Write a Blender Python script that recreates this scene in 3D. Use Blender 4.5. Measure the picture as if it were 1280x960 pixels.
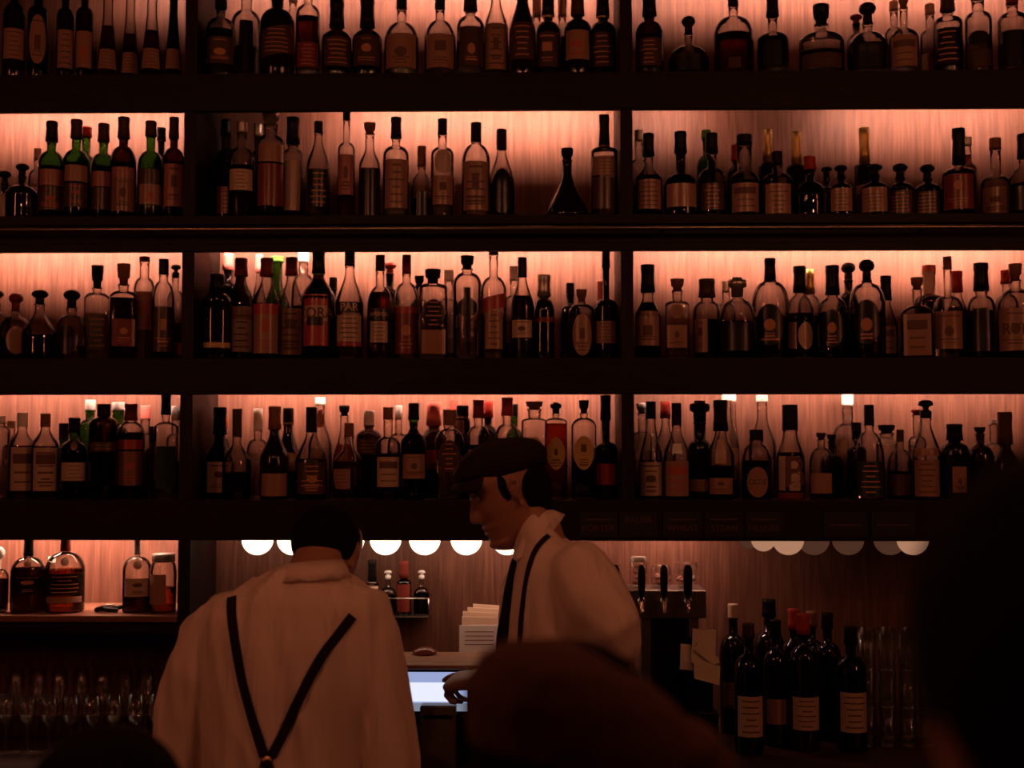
import bpy, bmesh, math, random, re
from mathutils import Vector, Matrix
from mathutils.bvhtree import BVHTree
R = math.radians
rnd = random.Random(7)
sc = bpy.context.scene
for o in list(bpy.data.objects):
    bpy.data.objects.remove(o)
COL = sc.collection

# ------------------------------------------------------------------ camera
CAM = Vector((0.0, -3.6, 1.7)); FPX = 1536.0
cam_d = bpy.data.cameras.new('camera'); cam = bpy.data.objects.new('camera', cam_d); COL.objects.link(cam)
cam.location = CAM; cam.rotation_euler = (R(93.0), 0, R(1.0))
cam_d.sensor_width = 36; cam_d.lens = 43.2; cam_d.clip_start = 0.05
cam_d.dof.use_dof = True; cam_d.dof.focus_distance = 3.25; cam_d.dof.aperture_fstop = 2.2
sc.camera = cam
CM = cam.rotation_euler.to_matrix()

def P(px, py, Y):
    """the point of the plane y = Y that the photograph shows at pixel (px, py)"""
    d = CM @ Vector(((px - 640) / FPX, -(py - 480) / FPX, -1.0))
    return CAM + d * ((Y - CAM.y) / d.y)
def S(Y):
    return (Y - CAM.y) / FPX

# ------------------------------------------------------------------ look
sc.view_settings.view_transform = 'Standard'; sc.view_settings.look = 'None'
sc.view_settings.exposure = 0.0; sc.view_settings.gamma = 1.0; sc.view_settings.use_curve_mapping = False
sc.cycles.use_denoising = True
sc.cycles.max_bounces = 16; sc.cycles.transparent_max_bounces = 48; sc.cycles.transmission_bounces = 12
sc.cycles.glossy_bounces = 4; sc.cycles.diffuse_bounces = 3
sc.cycles.sample_clamp_indirect = 4.0; sc.cycles.sample_clamp_direct = 0.0
sc.cycles.caustics_reflective = False; sc.cycles.caustics_refractive = False
w = bpy.data.worlds.new('world'); sc.world = w; w.use_nodes = True
w.node_tree.nodes['Background'].inputs[0].default_value = (0.02, 0.006, 0.003, 1)
w.node_tree.nodes['Background'].inputs[1].default_value = 0.05

LED_COLOR = (1.0, 0.54, 0.40); LED_POWER = 520.0
LAMP_COLOR = (1.0, 0.27, 0.12); LAMP_POWER = 80.0

# ------------------------------------------------------------------ materials
def newmat(name):
    m = bpy.data.materials.new(name); m.use_nodes = True
    nt = m.node_tree; nt.nodes.clear()
    out = nt.nodes.new('ShaderNodeOutputMaterial')
    return m, nt, out
def plain(name, col, rough=0.5, metal=0.0, spec=0.5, noise=0.12, scale=40.0, bump=0.0):
    m, nt, out = newmat(name)
    b = nt.nodes.new('ShaderNodeBsdfPrincipled')
    b.inputs['Roughness'].default_value = rough; b.inputs['Metallic'].default_value = metal
    b.inputs['Specular IOR Level'].default_value = spec
    tc = nt.nodes.new('ShaderNodeTexCoord'); n = nt.nodes.new('ShaderNodeTexNoise'); n.inputs['Scale'].default_value = scale
    nt.links.new(tc.outputs['Object'], n.inputs['Vector'])
    mx = nt.nodes.new('ShaderNodeMixRGB'); mx.blend_type = 'MIX'
    mx.inputs[1].default_value = tuple(c * (1 - noise) for c in col) + (1,)
    mx.inputs[2].default_value = tuple(min(1, c * (1 + noise)) for c in col) + (1,)
    nt.links.new(n.outputs['Fac'], mx.inputs[0]); nt.links.new(mx.outputs[0], b.inputs['Base Color'])
    if bump:
        bp = nt.nodes.new('ShaderNodeBump'); bp.inputs['Strength'].default_value = bump; bp.inputs['Distance'].default_value = 0.002
        nt.links.new(n.outputs['Fac'], bp.inputs['Height']); nt.links.new(bp.outputs[0], b.inputs['Normal'])
    nt.links.new(b.outputs[0], out.inputs[0])
    return m
def emit(name, col, strength):
    m, nt, out = newmat(name)
    e = nt.nodes.new('ShaderNodeEmission'); e.inputs[0].default_value = (*col, 1); e.inputs[1].default_value = strength
    nt.links.new(e.outputs[0], out.inputs[0]); return m
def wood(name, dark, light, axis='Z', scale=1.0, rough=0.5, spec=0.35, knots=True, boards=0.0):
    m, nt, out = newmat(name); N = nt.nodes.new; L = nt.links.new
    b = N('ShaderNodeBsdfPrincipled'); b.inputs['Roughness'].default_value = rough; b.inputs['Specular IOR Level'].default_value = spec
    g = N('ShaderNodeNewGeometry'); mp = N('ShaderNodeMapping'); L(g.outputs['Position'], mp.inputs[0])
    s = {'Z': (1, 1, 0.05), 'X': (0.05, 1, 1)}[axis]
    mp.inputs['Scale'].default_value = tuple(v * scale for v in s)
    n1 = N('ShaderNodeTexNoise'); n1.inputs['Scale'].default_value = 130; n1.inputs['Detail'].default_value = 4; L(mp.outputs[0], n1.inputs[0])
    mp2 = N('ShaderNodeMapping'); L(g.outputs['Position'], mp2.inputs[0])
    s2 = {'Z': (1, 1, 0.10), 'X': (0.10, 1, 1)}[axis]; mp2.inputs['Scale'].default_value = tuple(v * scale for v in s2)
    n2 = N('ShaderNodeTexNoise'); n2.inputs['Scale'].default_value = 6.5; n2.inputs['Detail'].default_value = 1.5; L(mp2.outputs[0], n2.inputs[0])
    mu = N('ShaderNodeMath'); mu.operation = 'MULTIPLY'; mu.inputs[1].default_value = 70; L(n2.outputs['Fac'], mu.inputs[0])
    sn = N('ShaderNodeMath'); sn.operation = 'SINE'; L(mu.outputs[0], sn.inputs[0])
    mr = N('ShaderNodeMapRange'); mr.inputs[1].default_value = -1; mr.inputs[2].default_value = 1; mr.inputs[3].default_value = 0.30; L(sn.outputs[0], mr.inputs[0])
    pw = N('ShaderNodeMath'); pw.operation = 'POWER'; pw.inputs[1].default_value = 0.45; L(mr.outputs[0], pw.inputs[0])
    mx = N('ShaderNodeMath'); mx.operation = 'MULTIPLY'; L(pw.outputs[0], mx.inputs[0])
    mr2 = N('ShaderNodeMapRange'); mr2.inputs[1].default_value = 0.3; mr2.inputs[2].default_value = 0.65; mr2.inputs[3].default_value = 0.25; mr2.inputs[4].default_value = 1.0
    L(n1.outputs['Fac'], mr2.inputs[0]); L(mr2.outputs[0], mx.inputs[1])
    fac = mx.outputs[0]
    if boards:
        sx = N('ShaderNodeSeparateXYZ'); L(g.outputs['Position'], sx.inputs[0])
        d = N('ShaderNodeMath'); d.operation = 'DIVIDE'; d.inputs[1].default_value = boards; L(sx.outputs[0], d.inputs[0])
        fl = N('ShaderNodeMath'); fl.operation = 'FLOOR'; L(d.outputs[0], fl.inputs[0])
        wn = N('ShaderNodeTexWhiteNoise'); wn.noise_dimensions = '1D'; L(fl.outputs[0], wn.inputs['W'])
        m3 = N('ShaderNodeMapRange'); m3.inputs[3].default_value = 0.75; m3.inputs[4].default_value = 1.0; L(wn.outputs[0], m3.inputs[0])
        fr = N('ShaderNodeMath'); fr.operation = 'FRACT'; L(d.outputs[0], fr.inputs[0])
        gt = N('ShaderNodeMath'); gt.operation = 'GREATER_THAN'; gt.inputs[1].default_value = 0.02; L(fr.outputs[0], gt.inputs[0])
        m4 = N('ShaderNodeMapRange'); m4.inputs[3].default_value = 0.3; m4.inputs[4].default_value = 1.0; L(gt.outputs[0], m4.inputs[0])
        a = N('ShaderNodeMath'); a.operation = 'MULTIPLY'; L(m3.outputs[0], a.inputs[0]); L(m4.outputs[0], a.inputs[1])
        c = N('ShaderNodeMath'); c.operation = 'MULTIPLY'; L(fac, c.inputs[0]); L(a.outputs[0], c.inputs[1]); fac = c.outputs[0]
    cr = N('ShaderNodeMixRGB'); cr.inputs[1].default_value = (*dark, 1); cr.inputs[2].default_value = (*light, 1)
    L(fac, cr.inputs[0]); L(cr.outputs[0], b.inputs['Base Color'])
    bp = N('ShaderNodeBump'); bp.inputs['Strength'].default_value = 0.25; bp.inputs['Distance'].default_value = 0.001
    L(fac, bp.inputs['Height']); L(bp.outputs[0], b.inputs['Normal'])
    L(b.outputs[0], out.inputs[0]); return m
def thin_glass(name, tint, edge, rough=0.02, veil=False):
    """glass wall: clear straight through, deeper in colour where the line of sight runs along the wall, mirror by Fresnel"""
    m, nt, out = newmat(name); N = nt.nodes.new; L = nt.links.new
    lw = N('ShaderNodeLayerWeight'); lw.inputs[0].default_value = 0.42
    mc = N('ShaderNodeMixRGB'); mc.inputs[1].default_value = (*tint, 1); mc.inputs[2].default_value = (*edge, 1); L(lw.outputs['Facing'], mc.inputs[0])
    t = N('ShaderNodeBsdfTransparent'); L(mc.outputs[0], t.inputs[0])
    g = N('ShaderNodeBsdfAnisotropic'); g.inputs['Roughness'].default_value = rough; g.inputs['Color'].default_value = (1, 1, 1, 1)
    if veil:
        lf = N('ShaderNodeLayerWeight'); lf.inputs[0].default_value = 0.5
        f = N('ShaderNodeMath'); f.operation = 'POWER'; f.inputs[1].default_value = 3.0; L(lf.outputs['Facing'], f.inputs[0])
        f2 = N('ShaderNodeMath'); f2.operation = 'MULTIPLY_ADD'; f2.inputs[1].default_value = 0.7; f2.inputs[2].default_value = 0.09; L(f.outputs[0], f2.inputs[0])
    else:
        f1 = N('ShaderNodeFresnel'); f1.inputs[0].default_value = 1.28
        f2 = N('ShaderNodeMath'); f2.operation = 'ADD'; f2.inputs[1].default_value = 0.03; f2.use_clamp = True; L(f1.outputs[0], f2.inputs[0])
    mx = N('ShaderNodeMixShader'); L(f2.outputs[0], mx.inputs[0]); L(t.outputs[0], mx.inputs[1]); L(g.outputs[0], mx.inputs[2])
    L(mx.outputs[0], out.inputs[0]); return m
def liquid(name, col, ior=1.33):
    m, nt, out = newmat(name); N = nt.nodes.new
    g = N('ShaderNodeBsdfGlass'); g.inputs[0].default_value = (*col, 1); g.inputs['Roughness'].default_value = 0.02; g.inputs['IOR'].default_value = ior
    nt.links.new(g.outputs[0], out.inputs[0]); return m

M = {}
M['panel'] = wood('oak panelling', (0.055, 0.019, 0.010), (0.150, 0.062, 0.038), 'Z', 1.0, 0.55, 0.25, boards=0.0)
M['shelf'] = wood('shelf boards', (0.10, 0.035, 0.02), (0.32, 0.14, 0.08), 'X', 1.0, 0.5, 0.3)
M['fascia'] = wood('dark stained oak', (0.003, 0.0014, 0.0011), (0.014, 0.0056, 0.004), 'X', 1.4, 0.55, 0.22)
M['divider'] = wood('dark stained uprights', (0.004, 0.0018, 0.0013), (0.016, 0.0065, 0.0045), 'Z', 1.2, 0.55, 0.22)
M['counter'] = wood('counter boards', (0.014, 0.006, 0.004), (0.070, 0.030, 0.018), 'X', 1.0, 0.4, 0.4)
M['lightwood'] = wood('till housing wood', (0.25, 0.12, 0.07), (0.55, 0.30, 0.18), 'X', 1.0, 0.4, 0.4)
M['plaster'] = plain('dark plaster', (0.05, 0.025, 0.018), 0.9, scale=3)
M['floor'] = plain('dark floor', (0.03, 0.018, 0.012), 0.6, scale=5)
G = {
 'C': thin_glass('clear glass', (0.93, 0.92, 0.90), (0.30, 0.26, 0.22)),
 'G': thin_glass('green glass', (0.18, 0.42, 0.10), (0.02, 0.06, 0.015)),
 'A': thin_glass('brown glass', (0.17, 0.075, 0.032), (0.03, 0.011, 0.004)),
 'K': plain('black glass', (0.006, 0.004, 0.003), 0.06, spec=0.6),
 'F': thin_glass('tumbler glass', (0.99, 0.98, 0.97), (0.80, 0.76, 0.72), .05, True),
}
LQ = {
 'w': liquid('clear spirit', (0.93, 0.90, 0.86), 1.36),
 'a': liquid('amber spirit', (0.46, 0.18, 0.07)),
 'r': liquid('red liqueur', (0.60, 0.17, 0.09)),
 'd': liquid('dark spirit', (0.12, 0.03, 0.01)),
}
PC = {'c': (0.52, 0.36, 0.26), 't': (0.34, 0.18, 0.115), 'r': (0.42, 0.05, 0.035), 'm': (0.20, 0.035, 0.025), 'k': (0.008, 0.006, 0.005),
      'd': (0.07, 0.035, 0.022), 'g': (0.10, 0.28, 0.05), 'w': (0.85, 0.82, 0.76), 'y': (0.55, 0.36, 0.12), 'p': (0.75, 0.20, 0.17),
      'o': (0.24, 0.11, 0.06), 'b': (0.02, 0.035, 0.035), 's': (0.6, 0.55, 0.5)}
CN = {'c': 'cream', 't': 'tan', 'r': 'red', 'm': 'maroon', 'k': 'black', 'd': 'dark brown', 'g': 'green', 'w': 'white', 'y': 'gold',
      'p': 'pink', 'o': 'brown', 'b': 'dark green', 's': 'silver'}
LB = {k: plain('paper ' + CN[k], (0.36, 0.14, 0.105) if k == 'p' else v, 0.28, spec=0.5, scale=90) for k, v in PC.items()}
CP = {k: plain('cap ' + CN[k], v, 0.35, metal=0.85 if k in 'ys' else 0.0, spec=0.14, scale=60) for k, v in PC.items()}
M['chrome'] = plain('chrome', (0.75, 0.7, 0.65), 0.12, metal=1.0)
M['steel'] = plain('brushed steel', (0.30, 0.26, 0.23), 0.35, metal=1.0)
M['black'] = plain('black plastic', (0.005, 0.004, 0.004), 0.35, spec=.2)
M['ink'] = plain('printing ink', (0.12, 0.055, 0.036), 0.6)
M['redink'] = plain('red printing', (0.45, 0.08, 0.05), 0.6)
M['goldink'] = plain('gold printing', (0.5, 0.22, 0.09), 0.5)

# ------------------------------------------------------------------ building helpers
def link(name, bm, mat, parent=None, smooth=True, recalc=True):
    me = bpy.data.meshes.new(name)
    if recalc: bmesh.ops.recalc_face_normals(bm, faces=bm.faces)
    bm.to_mesh(me); bm.free()
    if smooth:
        for p in me.polygons: p.use_smooth = True
    me.materials.append(mat)
    o = bpy.data.objects.new(name, me); COL.objects.link(o)
    if parent is not None: o.parent = parent
    return o
def empty(name, loc=(0, 0, 0), rz=0.0, label=None, cat=None, group=None):
    o = bpy.data.objects.new(name, None); COL.objects.link(o); o.empty_display_size = 0.05
    o.location = loc; o.rotation_euler = (0, 0, rz)
    tag(o, label, cat, group); return o
def tag(o, label=None, cat=None, group=None, kind=None):
    if label: o['label'] = label
    if cat: o['category'] = cat
    if group: o['group'] = group
    if kind: o['kind'] = kind
    return o
def box(bm, lo, hi, bevel=0.0):
    t = bmesh.new(); bmesh.ops.create_cube(t, size=1.0)
    for v in t.verts:
        v.co = Vector([lo[i] + (v.co[i] + 0.5) * (hi[i] - lo[i]) for i in range(3)])
    if bevel: bmesh.ops.bevel(t, geom=list(t.edges), offset=bevel, segments=2, affect='EDGES', profile=0.5)
    merge(bm, t)
def merge(bm, t, mx=None):
    if mx is not None: bmesh.ops.transform(t, matrix=mx, verts=t.verts)
    me = bpy.data.meshes.new('tmp'); t.to_mesh(me); t.free(); bm.from_mesh(me); bpy.data.meshes.remove(me)
def structure(name, lo, hi, mat, bevel=0.0):
    bm = bmesh.new(); box(bm, lo, hi, bevel); o = link(name, bm, mat, smooth=False); o['kind'] = 'structure'; return o
def lathe(bm, prof, segs=24, c=(0, 0, 0), fn=None):
    """prof: list of (r, z); closed at both ends when r>0 by fans"""
    rings = []
    for r, z in prof:
        ring = []
        for k in range(segs):
            a = 2 * math.pi * k / segs
            x, y = math.sin(a), -math.cos(a)
            m = fn(a, z) if fn else (1, 1)
            ring.append(bm.verts.new((c[0] + r * x * m[0], c[1] + r * y * m[1], c[2] + z)))
        rings.append(ring)
    for a, b in zip(rings, rings[1:]):
        for k in range(segs):
            bm.faces.new((a[k], a[(k + 1) % segs], b[(k + 1) % segs], b[k]))
    for ring, flip in ((rings[0], True), (rings[-1], False)):
        bm.faces.new(ring[::-1] if flip else ring)
def loft(bm, secs, n=24, ex=2.0):
    """closed shell through sections (centre, u, v): u and v are half axes"""
    rings = []
    for s in secs:
        c, u, v = Vector(s[0]), Vector(s[1]), Vector(s[2]); e = s[3] if len(s) > 3 else ex
        ring = []
        for k in range(n):
            a = 2 * math.pi * k / n; ca, sa = math.cos(a), math.sin(a)
            x = math.copysign(abs(ca) ** (2 / e), ca); y = math.copysign(abs(sa) ** (2 / e), sa)
            ring.append(bm.verts.new(c + u * x + v * y))
        rings.append(ring)
    for a, b in zip(rings, rings[1:]):
        for k in range(n):
            bm.faces.new((a[k], a[(k + 1) % n], b[(k + 1) % n], b[k]))
    bm.faces.new(rings[0][::-1]); bm.faces.new(rings[-1])
def tube(bm, pts, rad, n=14, caps=True):
    """round tube through points with a radius each, its ends rounded"""
    pts = [Vector(p) for p in pts]
    rad = list(rad) if hasattr(rad, '__len__') else [rad] * len(pts)
    if caps:
        d0 = (pts[0] - pts[1]).normalized(); d1 = (pts[-1] - pts[-2]).normalized()
        pts = [pts[0] + d0 * rad[0] * .8] + [pts[0] + d0 * rad[0] * .5] + pts + [pts[-1] + d1 * rad[-1] * .5] + [pts[-1] + d1 * rad[-1] * .8]
        rad = [rad[0] * .45, rad[0] * .83] + rad + [rad[-1] * .83, rad[-1] * .45]
    secs = []; up = Vector((0.13, 0.2, 1)).normalized()
    for i, p in enumerate(pts):
        d = (pts[min(i + 1, len(pts) - 1)] - pts[max(i - 1, 0)]).normalized()
        u = d.cross(up)
        if u.length < .15: u = d.cross(Vector((1, 0, 0)))
        u.normalize(); v = d.cross(u).normalized(); up = -v if False else up
        secs.append((p, u * rad[i], v * rad[i]))
    loft(bm, secs, n)
def ball(bm, c, r, n=20):
    r = r if hasattr(r, '__len__') else (r, r, r)
    t = bmesh.new(); bmesh.ops.create_uvsphere(t, u_segments=n, v_segments=n // 2 + 2, radius=1.0)
    merge(bm, t, Matrix.Translation(Vector(c)) @ Matrix.Diagonal((*r, 1)))
def fuse(name, bm, voxel, mat, parent, smooth=6, fac=0.5):
    """melts closed shells that run into each other into one continuous surface"""
    me = bpy.data.meshes.new(name); bmesh.ops.recalc_face_normals(bm, faces=bm.faces); bm.to_mesh(me); bm.free()
    o = bpy.data.objects.new(name, me); COL.objects.link(o)
    r = o.modifiers.new('r', 'REMESH'); r.mode = 'VOXEL'; r.voxel_size = voxel
    if smooth:
        s = o.modifiers.new('s', 'SMOOTH'); s.iterations = smooth; s.factor = fac
    dg = bpy.context.evaluated_depsgraph_get()
    new = bpy.data.meshes.new_from_object(o.evaluated_get(dg)); o.modifiers.clear()
    o.data = new; bpy.data.meshes.remove(me); new.name = name
    for p in new.polygons: p.use_smooth = True
    new.materials.clear(); new.materials.append(mat)
    if parent is not None: o.parent = parent
    return o
def lerp_tab(tab, z):
    """tab sorted by rising z: (z, value)"""
    if z <= tab[0][0]: return tab[0][1]
    for (a, va), (b, vb) in zip(tab, tab[1:]):
        if z <= b: 
            t = (z - a) / (b - a); t = t * t * (3 - 2 * t) * .5 + t * .5
            return va + (vb - va) * t
    return tab[-1][1]
def text_mesh(txt, size, font_bold=0.0):
    cu = bpy.data.curves.new('t', 'FONT'); cu.body = txt; cu.size = size; cu.align_x = 'CENTER'; cu.align_y = 'CENTER'; cu.offset = font_bold
    o = bpy.data.objects.new('t', cu); COL.objects.link(o)
    dg = bpy.context.evaluated_depsgraph_get()
    me = bpy.data.meshes.new_from_object(o.evaluated_get(dg))
    bpy.data.objects.remove(o); bpy.data.curves.remove(cu)
    return me

# ------------------------------------------------------------------ room shell
WALL_Y = 0.30
structure('wall_back', (-3.2, WALL_Y, 0), (3.2, WALL_Y + 0.1, 3.6), M['panel'])
structure('wall_left', (-3.3, -6.0, 0), (-3.2, WALL_Y + 0.1, 3.6), M['plaster'])
structure('wall_right', (3.2, -6.0, 0), (3.3, WALL_Y + 0.1, 3.6), M['plaster'])
structure('wall_front', (-3.3, -6.1, 0), (3.3, -6.0, 3.6), M['plaster'])
structure('floor', (-3.3, -6.1, -0.1), (3.3, WALL_Y + 0.1, 0), M['floor'])
structure('ceiling', (-3.3, -6.1, 3.6), (3.3, WALL_Y + 0.1, 3.7), M['plaster'])

# ------------------------------------------------------------------ shelving
zf = lambda y: P(640, y, 0).z
ROW = {0: (zf(-90), zf(-42)), 1: (zf(90), zf(137)), 2: (zf(268.5), zf(313.5)), 3: (zf(447.5), zf(493)), 4: (zf(626), zf(676)), 5: (zf(771), zf(779))}
SHELF_NAMES = {1: 'top', 2: 'second', 3: 'third', 4: 'fourth', 5: 'lowest'}
DL = (P(226.5, 380, 0).x, P(242, 380, 0).x); DR = (P(776.5, 380, 0).x, P(792, 380, 0).x)
X0, X1 = -2.3, 2.3; BT = 0.022
SHELF = {}
for r in range(0, 5):
    t, b = ROW[r]
    lab = ['dark wooden shelf above the frame', 'dark wooden shelf carrying the top row of bottles', 'dark wooden shelf with a rail, under the second row of bottles',
           'dark wooden shelf under the third row of bottles', 'dark wooden shelf over the bartenders with beer signs on its right'][r]
    s = empty('wooden_shelf', (0, 0, b), 0, lab, 'shelf', 'bottle shelves'); SHELF[r] = s
    bm = bmesh.new(); box(bm, (X0, 0.022, t - BT - b), (X1, WALL_Y, t - b), 0.001); link('shelf_board', bm, M['counter'], s, False)
    bm = bmesh.new()
    if r == 2:
        h = t - b
        box(bm, (X0, -0.006, h - 0.028), (X1, 0.022, h), 0.002); box(bm, (X0, 0.012, 0.02), (X1, 0.022, h - 0.02)); box(bm, (X0, -0.003, 0), (X1, 0.022, 0.024), 0.002)
    else:
        box(bm, (X0, 0.0, 0), (X1, 0.022, t - b), 0.002)
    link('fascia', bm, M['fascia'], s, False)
t, b = ROW[5]
s = empty('wooden_shelf', (0, 0, b), 0, 'short light wooden shelf at lower left holding round flask bottles and a jar', 'shelf', 'bottle shelves')
bm = bmesh.new(); box(bm, (X0, 0.0, 0), (DL[0], WALL_Y, t - b), 0.002); link('shelf_board', bm, M['shelf'], s, False)
bm = bmesh.new(); box(bm, (X0, 0.012, -0.035), (DL[0], 0.03, 0), 0.002); link('fascia', bm, M['fascia'], s, False)
CT = 0.86
for (a, b_, side) in ((DL[0], DL[1], 'left'), (DR[0], DR[1], 'right')):
    hw = (b_ - a) / 2
    for k in range(1, 6):
        if k == 5 and side == 'right': continue
        z0 = ROW[k][0] if k < 5 else CT
        zt = ROW[k - 1][1]
        nm = '%s upright dark board, %s' % (side, {1: 'beside the top row of bottles', 2: 'beside the second row of bottles', 3: 'beside the third row of bottles', 4: 'beside the fourth row of bottles', 5: 'below the fourth shelf down to the counter'}[k])
        d = empty('shelf_divider', ((a + b_) / 2, 0.15, z0), 0, nm, 'divider', 'shelf uprights')
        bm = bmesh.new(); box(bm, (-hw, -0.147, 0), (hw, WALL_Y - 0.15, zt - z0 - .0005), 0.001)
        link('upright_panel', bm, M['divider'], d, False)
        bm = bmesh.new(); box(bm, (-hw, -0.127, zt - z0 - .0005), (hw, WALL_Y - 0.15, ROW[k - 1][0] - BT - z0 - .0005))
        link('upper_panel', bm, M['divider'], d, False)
# rail in front of the second shelf
rl = empty('ladder_rail', (0, -0.05, zf(289)), 0, 'thin dark metal rail running along the front of the second shelf', 'rail')
bm = bmesh.new(); tube(bm, [(X0 + .05, 0, 0), (X1 - .05, 0, 0)], 0.007, 12); link('rail_tube', bm, M['steel'], rl)
for k in range(6):
    bm = bmesh.new(); x = -1.9 + k * .76; tube(bm, [(x, 0, 0), (x, 0.06, 0)], 0.005, 8, False); link('rail_bracket', bm, M['steel'], rl)

# LED strips behind the fascias, tipped towards the panelling
M['led'] = emit('led diffuser', LED_COLOR, LED_POWER)
ledm = {}
def led(r, px0, px1, p, bay):
    key = round(p, 2)
    if key not in ledm: ledm[key] = emit('led %.2f' % p, LED_COLOR, LED_POWER * p)
    z = ROW[r - 1][0] - BT; Yl = 0.13
    xa, xb = P(px0, 480, Yl).x, P(px1, 480, Yl).x
    L2 = (xb - xa) / 2
    # aluminium channel; above the bottle shelves its lower lip keeps the light on the upper panelling
    lip = r < 5; le = 0.0115 if r < 4 else 0.0078
    q = [(-0.006, 0), (-0.001, 0), (-0.001, -0.0190), (le, -0.0190), (le, -0.0200), (-0.006, -0.0200)] if lip else [(-0.010, 0), (0.010, 0), (0.010, -0.004), (-0.004, -0.018), (-0.010, -0.018)]
    nq = len(q); bm = bmesh.new()
    va = [bm.verts.new((-L2, y, zz)) for y, zz in q]; vb = [bm.verts.new((L2, y, zz)) for y, zz in q]
    for i in range(nq): bm.faces.new((va[i], va[(i + 1) % nq], vb[(i + 1) % nq], vb[i]))
    bm.faces.new(va[::-1]); bm.faces.new(vb)
    o = link('led_strip', bm, M['black'] if lip else M['steel'], SHELF[r - 1], False); o.location = ((xa + xb) / 2, Yl, z - ROW[r - 1][1])
    bm = bmesh.new()
    if lip: A_, B_ = Vector((0, -0.0004, -0.001)), Vector((0, -0.0004, -0.0105))
    else:
        nrm = Vector((0, .7, -.7)) * .0008; A_, B_ = Vector((0, 0.0098, -0.0045)) + nrm, Vector((0, -0.0038, -0.0185)) + nrm
    X_ = Vector((L2 - .004, 0, 0))
    bm.faces.new([bm.verts.new(v) for v in (A_ - X_, A_ + X_, B_ + X_, B_ - X_)])
    link('strip_diffuser', bm, ledm[key], o, False, recalc=False)
led(1, 128, 222, .5, 'left bay'); led(1, 246, 480, .55, 'middle'); led(1, 480, 768, .95, 'middle'); led(1, 798, 1330, 0.75, 'right')
led(2, -70, 222, .9, 'left'); led(2, 420, 768, 1.0, 'middle'); led(2, 798, 890, .55, 'right'); led(2, 1065, 1330, .6, 'right')
led(3, -70, 222, 1.05, 'left'); led(3, 246, 768, 1.1, 'middle'); led(3, 798, 1330, 1.1, 'right')
led(4, -70, 220, .75, 'left'); led(4, 246, 768, .8, 'middle'); led(4, 798, 1330, .5, 'right')
led(5, -70, 216, .42, 'left'); led(5, 240, 330, .05, 'middle'); led(5, 560, 760, .09, 'middle'); led(5, 798, 885, .24, 'right')

# tube lamps on the side walls behind the camera
M['tube'] = emit('tube lamp', LAMP_COLOR, LAMP_POWER)
for (x, y, z0, z1, nm) in ((-2.6, -3.3, 2.0, 3.2, 'left'), (2.7, -3.1, 2.0, 3.2, 'right')):
    o = empty('tube_lamp', (x, y, z0), 0, 'tall warm tube lamp behind the camera on the %s' % nm, 'lamp', 'tube lamps')
    bm = bmesh.new(); lathe(bm, [(0.012, 0), (0.012, z1 - z0)], 12); link('lamp_tube', bm, M['tube'], o)
    bm = bmesh.new(); lathe(bm, [(0.04, -0.05), (0.04, 0.0)], 12); link('lamp_socket', bm, M['black'], o)
    bm = bmesh.new(); lathe(bm, [(0.04, z1 - z0), (0.04, 3.6 - z0)], 12) ; link('lamp_rod', bm, M['black'], o)

# added fill lamps, unseen above the frame, to light the shirts
M['bulb'] = emit('added fill bulb', (1.0, 0.34, 0.15), 260.0)
for (x, y, z, nm) in ((-0.75, -2.15, 2.75, 'left'), (0.95, -1.9, 2.75, 'right')):
    o = empty('added_fill_lamp', (x, y, z), 0, 'added warm fill lamp, unseen above the frame over the %s of the bar' % nm, 'lamp', 'added fill lamps')
    bm = bmesh.new(); ball(bm, (0, 0, 0), .03, 16); link('bulb', bm, M['bulb'], o)
    bm = bmesh.new(); lathe(bm, [(.015, .032), (.02, .05), (.02, .09), (.012, .10)], 16); link('socket', bm, M['black'], o)
    bm = bmesh.new(); tube(bm, [(0, 0, .10), (0, 0, 3.6 - z)], [.004, .004], 8, False); link('cord', bm, M['black'], o)

# ------------------------------------------------------------------ bottles
KIND = {  # body end, neck start, neck width, shoulder curve, square exponent, depth
 'wine': (.56, .72, .36, 'r', 2.0, 1.0), 'burg': (.38, .76, .36, 's', 2.0, 1.0), 'std': (.60, .74, .38, 'r', 2.0, 1.0),
 'tall': (.62, .70, .46, 'r', 2.0, 1.0), 'sq': (.66, .72, .36, 'f', 5.0, .85), 'squat': (.50, .66, .32, 'r', 2.0, .75),
 'oval': (.0, .62, .24, 'o', 2.0, .6), 'cone': (.04, .80, .22, 's', 2.0, 1.0), 'slope': (.50, .78, .38, 's', 2.0, 1.0),
 'dome': (.52, .70, .30, 'o2', 2.0, .85), 'taper': (.0, .60, .42, 't', 2.0, 1.0), 'crf': (.62, .76, .42, 'c', 4.0, .8), 'jar': (.80, .90, .80, 'r', 2.0, 1.0)}
WORD = {'wine': 'wine', 'burg': 'sloping', 'std': 'round-shouldered', 'tall': 'slim', 'sq': 'square', 'squat': 'squat', 'oval': 'flask', 'cone': 'conical',
        'slope': 'long-shouldered', 'dome': 'dome-shouldered', 'taper': 'tapering', 'crf': 'carafe-shaped', 'jar': 'jar'}
GW = {'C': 'clear', 'G': 'green', 'A': 'brown', 'K': 'black'}
STY = {'s': 'cap', 'l': 'foil', 'b': 'ball stopper', 'k': 'cork stopper', 'p': 'stopper', 'n': 'mouth', 'x': 'cross stopper'}

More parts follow.
